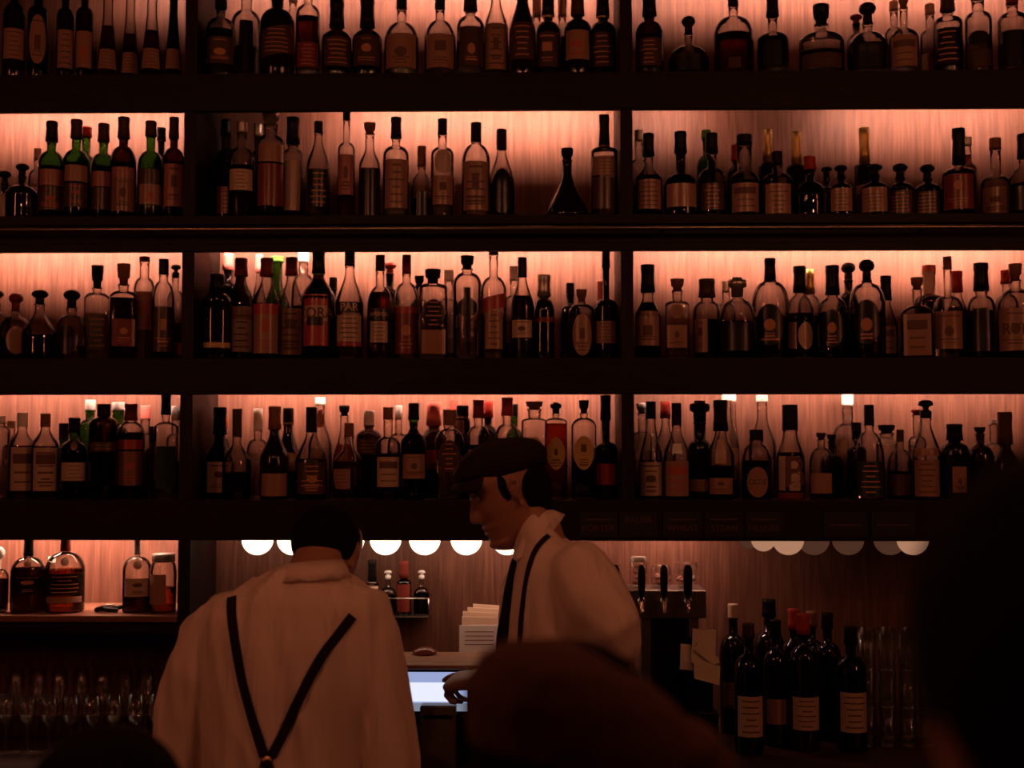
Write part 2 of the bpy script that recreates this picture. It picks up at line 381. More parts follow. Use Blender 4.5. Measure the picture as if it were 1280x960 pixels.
class Shape:
    def __init__(s, kind, Rr, h, hc, b=None, n=None, nw=None):
        k = KIND[kind]; s.R = Rr; s.h = h; s.hg = h - hc
        s.b = (k[0] if b is None else b) * h; s.n = (k[1] if n is None else n) * h
        s.n = min(s.n, s.hg - .004); s.b = min(s.b, s.n - .004)
        s.rn = Rr * (k[2] if nw is None else nw); s.curve = k[3]; s.e = k[4]; s.d = k[5]
        s.tab = s.profile()
    def profile(s):
        R0, pr = s.R, []
        if s.curve == 'o':      # flask: round outline from the base up
            pr += [(R0 * .55, 0), (R0 * .62, .003)]
            for i in range(1, 15):
                t = i / 15; a = -math.pi * .42 + t * math.pi * .85
                pr.append((max(s.rn, R0 * math.cos(a)), s.n * (.5 + .5 * math.sin(a) / math.sin(math.pi * .43))))
            pr = [p for i, p in enumerate(pr) if i < 2 or p[1] > .004]
        else:
            rb = R0 * (.93 if s.curve != 'c' else .72)
            pr += [(rb * .93, 0), (rb, .002), (R0 * (1 if s.curve != 'c' else .75), .007)]
            if s.curve == 't': pr = [(R0 * .93, 0), (R0, .004)]
            if s.b > .02 and s.curve != 't':
                for t in (.25, .5, .75, 1): pr.append((R0 if s.curve != 'c' else R0 * (.75 + .25 * t), max(.009, s.b * t)))
            for i in range(1, 11):
                t = i / 10; z = s.b + (s.n - s.b) * t if s.curve != 't' else s.n * t
                if s.curve == 'r': f = max(0, 1 - t ** 2.2) ** .62
                elif s.curve == 'o2': f = max(0, 1 - t ** 2) ** .5
                elif s.curve in ('f', 'c'): f = max(0, 1 - t ** 1.2) ** .45
                elif s.curve == 't': f = 1 - t
                else: f = .5 + .5 * math.cos(math.pi * t); f = f * .75 + (1 - t) * .25
                pr.append((s.rn + (R0 - s.rn) * f, z))
        hg = s.hg
        if hg > s.n + .012:
            pr += [(s.rn, s.n + (hg - s.n) * .5), (s.rn, hg - .007), (s.rn * 1.14, hg - .006), (s.rn * 1.14, hg - .001), (s.rn * 1.0, hg)]
        else: pr += [(s.rn, hg)]
        out = [pr[0]]
        for p in pr[1:]:
            if p[1] >= out[-1][1]: out.append(p)
        return out
    def r(s, z):
        z = max(0, min(z, s.tab[-1][1]))
        for (r0, a), (r1, b) in zip(s.tab, s.tab[1:]):
            if z <= b: return r0 if b <= a else r0 + (r1 - r0) * (z - a) / (b - a)
        return s.tab[-1][0]
    def mod(s, a, z):
        k = 1.0 if z <= s.b else max(0.0, 1 - (z - s.b) / max(.004, (s.n - s.b)))
        if s.curve in ('o', 'o2'): k = max(0.0, min(1.0, (s.n - z) / (s.n * .5)))
        e = 2 + (s.e - 2) * k
        x, y = abs(math.sin(a)), abs(math.cos(a))
        m = 1.0 / ((x ** e + y ** e) ** (1 / e))
        d = 1 + (s.d - 1) * k
        return (m, m * d)
    def surf(s, a, z, off):
        r = s.r(z); m = s.mod(a, z)
        return Vector(((r * m[0] + off) * math.sin(a), -(r * m[1] + off) * math.cos(a), z))

def patch(sh, a0, a1, z0, z1, off, oval=False, tilt=0.0):
    """a sheet of paper wrapped on the bottle"""
    bm = bmesh.new()
    if oval:
        ac, aw, zc, zw = (a0 + a1) / 2, (a1 - a0) / 2, (z0 + z1) / 2, (z1 - z0) / 2
        c = bm.verts.new(sh.surf(ac, zc, off)); prev = None; n = 24
        for j in range(1, 6):
            ring = [bm.verts.new(sh.surf(ac + aw * j / 5 * math.sin(2 * math.pi * k / n), zc + zw * j / 5 * math.cos(2 * math.pi * k / n), off)) for k in range(n)]
            for k in range(n):
                if prev is None: bm.faces.new((c, ring[k], ring[(k + 1) % n]))
                else: bm.faces.new((prev[k], ring[k], ring[(k + 1) % n], prev[(k + 1) % n]))
            prev = ring
    else:
        na, nz = 12, 6; g = []
        for j in range(nz + 1):
            g.append([bm.verts.new(sh.surf(a0 + (a1 - a0) * i / na, z0 + (z1 - z0) * j / nz + tilt * (i / na - .5), off)) for i in range(na + 1)])
        for j in range(nz):
            for i in range(na): bm.faces.new((g[j][i], g[j][i + 1], g[j + 1][i + 1], g[j + 1][i]))
    return bm
def wrap_text(sh, txt, size, zc, off, squeeze=1.0, vertical=False, ac=0.0):
    me = text_mesh(txt, size, size * .02); bm = bmesh.new(); bm.from_mesh(me); bpy.data.meshes.remove(me)
    bmesh.ops.subdivide_edges(bm, edges=[e for e in bm.edges if e.calc_length() > .004], cuts=1)
    for v in bm.verts:
        x, y = v.co.x * squeeze, v.co.y
        if vertical: x, y = -y, x
        v.co = sh.surf(ac + x / max(.01, sh.R), zc + y, off)
    return bm

def make_label(root, sh, code, i):
    mt = re.match(r'(O|D)?([a-z])(\d\d)(\d\d)([A-Z]*)((?:[/@]-?[\d.]+)*)([A-Z]*)((?:[/@]-?[\d.]+)*)(?:=(.*))?$', code)
    pre, col, a_, b_, m1, q1, m2, q2, txt = mt.groups()
    oval = pre == 'O'; tilt = .02 if pre == 'D' else 0.0; mot = m1 + m2; half = None; ac = 0.0
    for s_, v_ in re.findall(r'([/@])(-?[\d.]+)', q1 + q2):
        if s_ == '/': half = float(v_)
        else: ac = float(v_)
    z0, z1 = int(a_) / 100 * sh.h, int(b_) / 100 * sh.h
    ha = half if half else (1.0 if not oval else .85)
    if sh.e > 2.5: ha = min(ha, .72)
    off = .0006 + .0003 * i
    lab = link('label', patch(sh, ac - ha, ac + ha, z0, z1, off, oval, tilt), LB[col], root, recalc=False)
    dark = col in 'kdmb'
    ink = M['goldink'] if dark else M['ink']
    zc, dz = (z0 + z1) / 2, z1 - z0
    pr = []
    if 'L' in mot:
        rr = random.Random(int(z0 * 1e4) + i); n = max(2, min(6, int(dz / .011)))
        for k in range(n):
            z = z0 + dz * (k + .7) / (n + .6); hw = ha * rr.uniform(.3, .75)
            pr.append(patch(sh, ac - hw, ac + hw, z, z + dz * .035, off + .0003))
    if 'E' in mot:
        rr = random.Random(int(sh.R * 1e6) + i * 7 + int(z0 * 1e5)); es = rr.uniform(.22, .42); ep = rr.uniform(.42, .70); eh = rr.uniform(.10, .16)
        pr.append(patch(sh, ac - ha * es, ac + ha * es, z0 + dz * (ep - eh), z0 + dz * (ep + eh), off + .0004, rr.random() < .7))
        for zz in ((.16, .24, .86) if rr.random() < .5 else (.12, .20, .28)):
            if abs(zz - ep) > eh + .03:
                lw_ = rr.uniform(.3, .75); pr.append(patch(sh, ac - ha * lw_, ac + ha * lw_, z0 + dz * zz, z0 + dz * (zz + rr.choice((.02, .03, .045))), off + .0004))
    if 'B' in mot:
        pr += [patch(sh, ac - ha * .75, ac + ha * .75, z0 + dz * .62, z0 + dz * .85, off + .0004),
               patch(sh, ac - ha * .6, ac + ha * .6, z0 + dz * .40, z0 + dz * .44, off + .0004), patch(sh, ac - ha * .6, ac + ha * .6, z0 + dz * .18, z0 + dz * .22, off + .0004)]
    for pb in pr: link('print', pb, M['redink'] if 'R' in mot else ink, lab, recalc=False)
    if txt:
        inkc = LB['c'] if dark else (M['redink'] if 'R' in mot else M['ink'])
        if 'V' in mot:
            link('lettering', wrap_text(sh, txt, sh.R * .9, zc, off + .0005, 1.0, True, ac), inkc, lab, recalc=False)
        else:
            sz = min(dz * .95, 2.2 * sh.R * ha / max(1, len(txt)) * 1.15)
            if 'X' in mot: sz = dz * (1.25 if len(txt) == 1 else .9)
            link('lettering', wrap_text(sh, txt, sz, zc, off + .0005, ac=ac), inkc, lab, recalc=False)
    return lab

def make_cap(root, sh, code, hc):
    st, col = code[0], code[1]; z0, z1 = sh.hg, sh.h; rn = sh.rn; segs = 20
    bm = bmesh.new()
    if st == 's':
        r = rn * 1.12; ov = min(.004, hc * .2)
        pr = [(r * .98, z0 - ov), (r, z0)] + [(r * (1.0 if k % 2 else .97), z0 + (z1 - z0) * (k / 7)) for k in range(1, 7)] + [(r, z1 - .0015), (r * .93, z1)]
    elif st == 'l':
        r = rn * 1.22; pr = [(r * 1.12, z0 - .002), (r * 1.05, z0 + hc * .3), (r * .98, z0 + hc * .7), (r * 1.06, z0 + hc * .76), (r * 1.06, z1 - .002), (r * .97, z1)]
    elif st == 'b':
        r = max(rn * 1.7, hc * .30); zb = z0 + hc * .35; pr = [(rn * .92, z0 - .003), (rn * .95, zb)]
        for k in range(1, 10):
            a = -math.pi / 2 + math.pi * (k + .8) / 11.3; pr.append((max(rn * .5, r * math.cos(a)), zb + (z1 - zb) * (.5 + .5 * math.sin(a))))
    elif st == 'k':
        r = rn * 1.25; pr = [(rn * .85, z0 - .003), (rn * .9, z0 + hc * .30), (r * .95, z0 + hc * .32), (r * 1.08, z0 + hc * .9), (r * 1.05, z1)]
    elif st == 'p':
        pr = [(rn * 1.1, z0 - .002), (rn * 1.15, z0 + hc * .35), (rn * .6, z0 + hc * .45), (rn * .6, z0 + hc * .6), (rn * 1.5, z0 + hc * .7), (rn * 1.4, z0 + hc * .9), (rn * .7, z1)]
    elif st == 'x':
        pr = [(rn * 1.05, z0), (rn * 1.1, z0 + hc * .45), (rn * 1.6, z0 + hc * .5), (rn * 1.75, z0 + hc * .7), (rn * 1.6, z0 + hc * .86), (rn * 1.0, z0 + hc * .88), (rn * .9, z1)]
    else: return
    lathe(bm, pr, segs)
    cap = link({'s': 'cap', 'l': 'foil', 'b': 'stopper', 'k': 'stopper', 'p': 'stopper', 'x': 'stopper'}[st], bm, CP[col], root)
    if len(code) > 2:
        z = z0 - .008; r = sh.r(z) + .0012
        bm = bmesh.new(); lathe(bm, [(r, z), (r + .0006, z + .001), (sh.r(z + .005) + .0015, z + .005), (sh.r(z + .006) + .001, z + .006)], segs)
        link('neck_band', bm, CP[code[2]], root)

def build_bottle(root, kind, Rr, h, hc, glass, liq, cap, labels, b, n, nw):
    sh = Shape(kind, Rr, h, hc, b, n, nw)
    bm = bmesh.new(); lathe(bm, sh.tab, 28, fn=sh.mod)
    link('glass_body', bm, G[glass], root)
    if liq and glass != 'K':
        lev = float(liq[1:] or .5) * h; inner = []
        zs = [.006 + (lev - .006) * k / 14 for k in range(15)]
        for z in zs: inner.append((max(.003, sh.r(z) - .0028), z))
        bm = bmesh.new(); lathe(bm, inner, 28, fn=sh.mod); link('liquid', bm, LQ[liq[0]], root)
    make_cap(root, sh, cap, hc)
    for i, l in enumerate(labels.split()): make_label(root, sh, l, i)
    return sh

# per shelf: (x, top y, width, back?, kind, glass, liquid, cap, cap height, labels, options)
B = {1: [
 (18, -30, 28, 0, 'std', 'K', '', 'lk', 26, 't2048L'), (48, -32, 26, 0, 'tall', 'A', 'd.5', 'sk', 14, 'Ot1560E'), (82, -28, 22, 0, 'tall', 'K', '', 'sk', 14, 't1248L'),
 (106, -30, 22, 0, 'tall', 'A', 'd.5', 'sd', 14, 't1246ER'), (135, -36, 29, 0, 'taper', 'C', 'a.5', 'sk', 14, 't1028L'), (163, -36, 28, 0, 'taper', 'C', 'a.45', 'sk', 14, 't1028L'),
 (190, -38, 30, 0, 'taper', 'C', 'a.45', 'sk', 14, 't1028L'), (217, -38, 24, 0, 'taper', 'K', '', 'lk', 20, 't1028'),
 (270, -34, 38, 0, 'dome', 'C', 'd.46', 'lk', 46, 'd1438E', .44, .58), (308, -32, 38, 0, 'std', 'C', 'w.35', 'sk', 14, 'k1256/.45', .55, .68), (347, -38, 44, 0, 'wine', 'K', '', 'lm', 26, 'Dd2045L', .50, .64),
 (366, -22, 26, 1, 'std', 'C', 'w.4', 'sw', 24, 'c1540'), (385, -38, 31, 0, 'std', 'C', 'a.56', 'sk', 14, 'm1032L', .58, .68),
 (421, 1, 38, 0, 'std', 'A', 'd.45', 'lk', 34, 'd1450L', .50, .62), (459, -3, 38, 0, 'std', 'A', 'd.45', 'lk', 38, 'd1450E', .48, .60),
 (502, -12, 44, 0, 'std', 'C', 'a.42', 'sk', 22, 't1047E', .42, .64, .28), (550, -12, 40, 0, 'std', 'C', 'a.44', 'sk', 22, 't1047E', .42, .66, .30), (588, -20, 35, 0, 'std', 'C', 'a.40', 'lk', 34, 'd1252E', .54, .66),
 (620, -38, 32, 0, 'slope', 'C', 'w.45', 'ss', 16, 't1050EL', .46, .72), (653, -36, 34, 0, 'burg', 'K', '', 'lk', 30, 'd1650L', .42, .80), (671, -12, 22, 1, 'tall', 'C', 'w.5', 'sc', 32, 'k3052', .5, .62),
 (685, -15, 33, 0, 'std', 'K', '', 'lky', 36, 'd1450E', .52, .64), (703, -12, 22, 1, 'tall', 'C', 'w.5', 'sc', 32, 'k3052', .5, .62), (722, -20, 34, 0, 'std', 'K', '', 'ld', 40, 't1848ER', .52, .62), (756, -14, 34, 0, 'std', 'K', '', 'lky', 36, 'd1450L', .52, .64),
 (812, -6, 36, 0, 'std', 'A', 'd.5', 'lk', 26, 'd1245L', .52, .68), (861, 20, 52, 0, 'dome', 'C', 'd.30', 'bk', 22, 'k0832/.6', .26, .52, .2), (917, -8, 50, 0, 'dome', 'C', 'r.50', 'sk', 14, 'd0820/.3', .50, .72, .24),
 (966, -7, 40, 0, 'std', 'C', 'd.46', 'lk', 28, 'k1240/.6', .44, .54, .30), (1027, 7, 56, 0, 'squat', 'C', 'd.36', 'kk', 24, 'd1030', .50, .62, .28), (1085, 3, 52, 0, 'dome', 'C', 'd.42', 'bk', 26, 'k1040/.8', .34, .60, .24),
 (1071, 18, 24, 1, 'std', 'A', 'd.5', 'bm', 12, ''), (1130, -8, 37, 0, 'std', 'C', 'a.4', 'ko', 18, 't1046B', .44, .58, .26), (1118, 2, 22, 1, 'tall', 'C', 'w.4', 'sc', 10, 'c1040'),
 (1185, -14, 36, 0, 'std', 'C', 'd.4', 'ld', 28, 'k1252L', .60, .68), (1163, 6, 24, 1, 'tall', 'C', 'w.4', 'sc', 10, 'c1040'), (1223, -16, 33, 0, 'tall', 'C', 'w.4', 'sk', 14, 'Ok3248 d1028', .62, .72), (1266, -12, 36, 0, 'std', 'C', 'a.4', 'sm', 16, 'k1050', .64, .74)],
2: [
 (5, 213, 34, 0, 'dome', 'K', '', 'bk', 16, 'Oc1055/1.1', .42, .60, .26), (27, 204, 40, 0, 'dome', 'K', '', 'bk', 16, '', .42, .62, .24), (46, 186, 22, 1, 'std', 'C', 'w.4', 'sc', 12, 't2050'),
 (64, 152, 32, 0, 'wine', 'G', 'd.54', 'lk', 25, 'p3450 d1033ER', .56, .70), (95, 150, 32, 0, 'wine', 'G', 'd.56', 'ld', 23, 't3753 d1235ER', .56, .70), (107, 159, 30, 1, 'wine', 'G', 'd.5', 'lr', 12, ''),
 (129, 155, 31, 0, 'wine', 'G', 'd.56', 'ld', 22, 'p3550 d1234', .56, .70), (154, 147, 32, 0, 'wine', 'A', 'd.55', 'ld', 26, 'p4050 o0840E', .54, .72), (188, 152, 31, 0, 'wine', 'G', 'd.5', 'ld', 18, 'd3550 t1535ER', .55, .70),
 (201, 160, 24, 1, 'wine', 'K', '', 'lk', 16, ''), (217, 147, 27, 0, 'wine', 'A', 'd.55', 'ld', 26, 'p1253E', .56, .70),
 (258, 150, 28, 1, 'wine', 'K', '', 'lk', 20, ''), (283, 170, 28, 0, 'wine', 'K', '', 'lk', 20, 'm1040L'), (302, 153, 33, 0, 'std', 'C', 'd.55', 'ss', 12, 'c2950L'), (322, 155, 24, 1, 'std', 'K', '', 'ls', 16, ''),
 (338, 140, 36, 0, 'std', 'C', 'a.52', 'ks', 16, 't5268 m1250', .68, .78, .45), (366, 147, 26, 0, 'tall', 'C', 'w.5', 'lk', 33, 'c1158V@-.2', .64, .70, .5), (398, 152, 30, 0, 'slope', 'C', 'd.45', 'sk', 13, 'k1250L', .54, .82, .34),
 (433, 137, 22, 0, 'tall', 'C', 'a.34', 'sk', 12, 'p2258E', .62, .70, .40), (462, 154, 27, 0, 'slope', 'C', 'w.4', 'ko', 13, 'k0352', .56, .74, .42), (495, 147, 33, 0, 'std', 'C', 'w.5', 'lk', 26, 't1057L', .62, .72, .32),
 (527, 183, 28, 0, 'dome', 'C', 'd.3', 'so', 24, 'k0538/.5', .35, .64, .36), (553, 149, 29, 0, 'std', 'C', 'w.4', 'sk', 18, 'Oc4468/.8 t1442E', .64, .72, .38), (595, 154, 36, 0, 'std', 'C', 'w.4', 'sk', 22, 't0858EL', .58, .78, .34),
 (627, 162, 33, 0, 'slope', 'C', 'd.4', 'sk', 24, 'Ok0856/.9', .45, .76, .36), (709, 186, 58, 0, 'cone', 'K', '', 'kk', 14, '', .02, .66, .20), (757, 144, 34, 0, 'std', 'C', 'w.5', 'lky', 38, 't4058L d0838', .64, .69, .30),
 (811, 167, 34, 0, 'slope', 'C', 'a.5', 'lk', 28, 't1044L', .46, .62, .32), (799, 163, 22, 1, 'tall', 'C', 'w.4', 'ss', 12, ''), (851, 165, 43, 0, 'dome', 'A', 'd.44', 'lk', 26, 't1238', .34, .52, .28),
 (890, 167, 35, 0, 'std', 'C', 'd.4', 'lk', 24, 'd1040L', .46, .60, .34), (883, 163, 24, 1, 'std', 'G', 'd.4', 'lg', 10, ''), (931, 169, 38, 0, 'std', 'C', 'a.44', 'sk', 10, 't0640B', .42, .56, .48), (920, 181, 22, 1, 'std', 'A', 'd.4', 'lr', 20, ''),
 (960, 162, 24, 1, 'std', 'K', '', 'ly', 40, ''), (972, 190, 37, 0, 'squat', 'C', 'a.44', 'sk', 14, 't0650L', .56, .68, .34), (996, 165, 26, 1, 'std', 'K', '', 'ly', 40, ''), (1013, 196, 40, 0, 'dome', 'A', 'd.3', 'lr', 16, '', .30, .60, .3),
 (1034, 208, 26, 1, 'squat', 'K', '', 'bk', 12, ''), (1052, 206, 30, 0, 'squat', 'A', 'd.4', 'bk', 14, 't1254L'), (1081, 160, 26, 1, 'std', 'K', '', 'ly', 44, 't1040'), (1094, 205, 36, 0, 'squat', 'A', 'd.4', 'bk', 14, 't1054L'),
 (1126, 204, 34, 0, 'squat', 'A', 'd.4', 'bk', 18, 'd1050L'), (1160, 205, 34, 0, 'squat', 'A', 'd.4', 'bk', 18, 'd1050L'), (1199, 161, 41, 0, 'std', 'C', 'a.45', 'lk', 44, 'm0846E', .48, .56, .30), (1210, 172, 22, 1, 'tall', 'C', 'r.8', 'sw', 8, ''),
 (1245, 173, 36, 0, 'std', 'C', 'a.36', 'so', 12, 't0640E', .44, .56, .36), (1280, 168, 38, 0, 'dome', 'C', 'd.4', 'lk', 30, 'k0836', .40, .60, .3)],
3: [
 (-6, 362, 36, 0, 'dome', 'C', 'a.3', 'bk', 18, ''), (19, 366, 40, 0, 'dome', 'C', 'd.34', 'bm', 22, 'Ot1050/.6', .40, .66, .26), (49, 362, 43, 0, 'slope', 'C', 'd.36', 'bk', 18, '', .36, .70, .28), (89, 362, 36, 0, 'dome', 'C', 'a.2', 'bk', 22, 'Ok0848/.75@-.3', .44, .64, .34),
 (121, 332, 31, 0, 'sq', 'C', 'w.5', 'kk', 28, 'd1248L'), (154, 330, 34, 0, 'sq', 'C', 'd.64', 'ko', 26, 'm1442E'), (180, 321, 26, 0, 'std', 'C', 'w.3', 'sr', 5, 'p3066LER', .68, .80, .46), (204, 324, 28, 0, 'std', 'C', 'd.5', 'sk', 18, 'd0852E', .56, .78, .40),
 (219, 331, 22, 1, 'std', 'C', 'a.4', 'pk', 16, 'r0820'),
 (263, 343, 38, 0, 'squat', 'K', '', 'lk', 22, 'y1420', .64, .78, .38), (275, 317, 32, 1, 'dome', 'K', '', 'lp', 20, '', .58, .74, .34), (301, 323, 35, 0, 'slope', 'A', 'd.55', 'lm', 22, 'c0948L t4052', .56, .80, .36), (314, 318, 30, 1, 'slope', 'C', 'w.5', 'lp', 22, ''),
 (333, 323, 35, 0, 'slope', 'C', 'd.55', 'lm', 22, 't0646ER r4454', .55, .80, .36), (346, 321, 34, 1, 'slope', 'G', 'd.5', 'lg', 6, ''), (364, 322, 33, 0, 'slope', 'C', 'd.48', 'lm', 22, 't0650EL', .53, .80, .36), (379, 312, 30, 1, 'dome', 'C', 'd.5', 'sw', 14, '', .60, .78, .4),
 (398, 312, 42, 0, 'slope', 'A', 'd.72', 'lkg', 30, 'r1258/.8@-.2 c3448X/.75@-.2=CORA k3038/.5@-.2', .56, .78, .30), (416, 347, 24, 1, 'std', 'K', '', 'sk', 14, ''), (437, 313, 35, 0, 'burg', 'C', 'w.4', 'sk', 18, 'k4252=PAR c1240L r1216', .50, .80, .34),
 (475, 319, 32, 0, 'std', 'C', 'r.64', 'sk', 18, 'k3748=APEROL c1636L/.7', .50, .70, .34), (487, 328, 26, 1, 'std', 'K', '', 'bp', 14, ''), (508, 319, 31, 0, 'std', 'C', 'w.4', 'sm', 22, 'm0650E r4450', .56, .74, .34), (524, 345, 24, 1, 'std', 'A', 'd.4', 'kk', 12, ''),
 (541, 337, 36, 0, 'sq', 'C', 'w.5', 'kk', 16, 'Ok3466/.66L t0632', .80, .84, .42), (561, 338, 24, 1, 'tall', 'C', 'w.5', 'sw', 12, 'c1050'), (584, 320, 36, 0, 'wine', 'C', 'w.3', 'kk', 16, 'k1668/.22 Ok4058/.75', .72, .84, .36),
 (617, 313, 33, 0, 'std', 'C', 'w.4', 'sm', 5, 't1044L/.7 Dr4558', .62, .76, .34), (653, 322, 29, 0, 'burg', 'C', 'd.62', 'sk', 23, 'c2138E', .52, .80, .36), (643, 333, 24, 1, 'tall', 'C', 'w.4', 'sw', 16, 'p2040'), (680, 344, 27, 0, 'dome', 'K', '', 'ls', 26, 'm4450', .52, .72, .48),
 (713, 354, 26, 1, 'sq', 'K', '', 'sk', 14, ''), (727, 362, 33, 0, 'std', 'C', 'd.5', 'ko', 14, 'Ot0564/.8E', .66, .80, .30), (752, 352, 24, 1, 'std', 'A', 'd.5', 'sp', 22, ''), (763, 314, 29, 0, 'wine', 'K', '', 'lk', 20, 't1535L', .48, .56, .28),
 (810, 331, 32, 0, 'slope', 'C', 'd.60', 'lk', 34, 't1450E', .46, .66, .42), (847, 349, 30, 0, 'sq', 'C', 'w.4', 'ko', 14, 't1442E Ot5068/.5', .68, .73, .42), (884, 349, 36, 0, 'std', 'C', 'd.5', 'ld', 22, 't1050/.5@-.5E', .58, .74, .44), (908, 352, 24, 1, 'std', 'C', 'w.5', 'ss', 12, ''),
 (922, 347, 46, 0, 'dome', 'C', 'd.46', 'xs', 24, 'k1044', .42, .74, .30), (963, 323, 46, 0, 'dome', 'C', 'd.42', 'lkk', 26, 'Ok1454E/.8', .54, .78, .24), (1000, 333, 34, 0, 'std', 'C', 'd.5', 'lk', 32, 't1340/.4@-.6 Oc1240R/.6@.5', .50, .70, .36), (1012, 337, 28, 1, 'std', 'C', 'a.5', 'ly', 30, ''),
 (1041, 332, 37, 0, 'dome', 'C', 'd.5', 'lk', 36, 'Ok1252E/.8', .46, .66, .36), (1061, 328, 30, 1, 'dome', 'K', '', 'bk', 22, '', .5, .7, .35), (1084, 324, 44, 0, 'dome', 'C', 'd.46', 'bkk', 26, 'Ok1458E/.8', .54, .76, .26), (1108, 345, 28, 0, 'burg', 'C', 'a.38', 'lk', 30, 't0840B', .38, .72, .38),
 (1147, 347, 40, 0, 'sq', 'C', 'a.44', 'ko', 14, 't0454B', .54, .66, .28), (1162, 332, 36, 1, 'dome', 'A', 'd.6', 'sp', 9, 'c7096/.9', .60, .70, .42), (1185, 321, 37, 0, 'dome', 'C', 'w.4', 'so', 14, 't1046E', .48, .62, .26), (1197, 339, 28, 1, 'slope', 'C', 'r.6', 'lr', 26, ''),
 (1227, 329, 33, 0, 'dome', 'C', 'd.5', 'lk', 34, 'k0852/.6', .52, .66, .42), (1259, 338, 28, 1, 'std', 'C', 'r.5', 'lr', 16, ''), (1270, 330, 46, 0, 'std', 'C', 'a.4', 'ko', 20, 't0852E=RYE', .54, .74, .26)],
4: [
 (0, 520, 24, 0, 'tall', 'C', 'w.4', 'ss', 8, '', .80, .88), (13, 526, 20, 1, 'tall', 'C', 'w.4', 'sc', 8, 'c5080'), (27, 516, 31, 0, 'slope', 'C', 'a.62', 'sw', 16, 'c1060B', .62, .80, .38), (56, 517, 33, 0, 'slope', 'C', 'a.62', 'so', 15, 'c1060BL', .62, .82, .34), (79, 529, 24, 1, 'tall', 'G', 'd.5', 'sk', 18, ''),
 (92, 522, 33, 0, 'wine', 'G', 'd.7', 'lk', 18, 'c2345L Oo6072/.3', .56, .72, .34), (112, 500, 30, 1, 'std', 'G', 'd.5', 'sw', 12, '', .7, .8), (129, 505, 36, 0, 'std', 'A', 'd.6', 'sk', 14, 'd5060L', .78, .86, .42), (147, 503, 28, 1, 'std', 'G', 'd.4', 'sw', 10, '', .6, .74, .5),
 (163, 505, 35, 0, 'std', 'C', 'd.7', 'lm', 20, 'r5262 o1450ER', .66, .82, .36), (181, 507, 24, 1, 'tall', 'C', 'w.5', 'sp', 16, ''), (190, 533, 18, 0, 'tall', 'K', '', 'sk', 16, ''), (207, 492, 30, 0, 'sq', 'C', 'w.5', 'lk', 26, 'b1050', .68, .73, .32), (219, 508, 22, 1, 'tall', 'C', 'w.5', 'sw', 16, 'c2040'),
 (256, 509, 34, 0, 'burg', 'A', 'd.7', 'lk', 34, 'c0740E', .40, .66, .38), (278, 523, 26, 1, 'burg', 'A', 'd.6', 'sr', 12, 'c7488'), (296, 511, 36, 0, 'burg', 'C', 'd.3', 'sd', 34, '', .42, .62, .30), (322, 511, 28, 1, 'dome', 'C', 'w.5', 'sw', 26, '', .5, .66, .36), (343, 508, 36, 0, 'slope', 'K', '', 'lo', 28, 't0428', .42, .72, .34),
 (360, 510, 34, 1, 'burg', 'K', '', 'sky', 18, 't3050'), (389, 509, 40, 0, 'slope', 'C', 'd.44', 'sk', 30, 'd0640EL', .42, .74, .32), (400, 497, 30, 1, 'slope', 'C', 'w.5', 'sw', 8, 'p7088'), (430, 507, 28, 1, 'burg', 'C', 'w.5', 'kk', 12, 'm4058'), (436, 529, 42, 0, 'oval', 'C', 'a.5', 'so', 16, 't1440L/.6@-.5', None, .66, .26),
 (461, 513, 32, 1, 'std', 'A', 'd.6', 'sw', 18, 'd5068L', .68, .78), (485, 509, 32, 0, 'std', 'C', 'a.50', 'so', 14, 'c1446B', .56, .68, .36), (498, 507, 28, 1, 'dome', 'C', 'w.5', 'sw', 16, '', .55, .7), (517, 504, 32, 0, 'wine', 'G', 'd.8', 'lk', 20, 't2247E', .56, .70, .34), (542, 503, 28, 1, 'std', 'A', 'd.5', 'lp', 28, 'r3050', .6, .72, .5),
 (562, 512, 36, 0, 'crf', 'C', 'w.5', 'so', 18, 'Od3066L', .66, .78, .42), (567, 500, 24, 1, 'std', 'C', 'w.5', 'sr', 12, ''), (578, 507, 20, 1, 'tall', 'K', '', 'sk', 12, 'c7096/.5@-.4', .8, .88, .7), (598, 500, 30, 0, 'dome', 'C', 'd.55', 'lm', 22, 't2050', .58, .74, .36), (610, 501, 26, 1, 'std', 'K', '', 'lr', 20, ''),
 (634, 497, 31, 0, 'dome', 'C', 'a.6', 'lr', 22, 't2050', .58, .74, .36), (643, 505, 22, 1, 'std', 'G', 'd.5', 'sk', 14, ''), (668, 502, 32, 0, 'sq', 'C', 'd.4', 'ko', 9, 'Oy3264/.7E', .80, .83, .5), (695, 503, 28, 0, 'sq', 'C', 'r.78', 'xk', 14, 'Oy3064/.7E', .80, .84, .3), (730, 500, 31, 0, 'sq', 'C', 'd.4', 'kk', 16, 'Oy3064/.7E', .74, .82, .3),
 (763, 494, 30, 0, 'wine', 'K', '', 'lk', 30, 'r1434', .46, .55, .34),
 (803, 504, 24, 1, 'tall', 'C', 'w.4', 'kw', 12, 'w5068'), (814, 502, 31, 0, 'slope', 'C', 'w.4', 'sk', 20, 'c0438EL', .36, .78, .36), (832, 502, 26, 1, 'slope', 'C', 'w.5', 'lr', 20, ''), (846, 504, 33, 0, 'slope', 'C', 'a.4', 'sk', 26, 't0440BR w4858/.4', .44, .74, .34), (875, 501, 30, 0, 'std', 'K', '', 'xk', 26, 't0820L', .48, .60, .5),
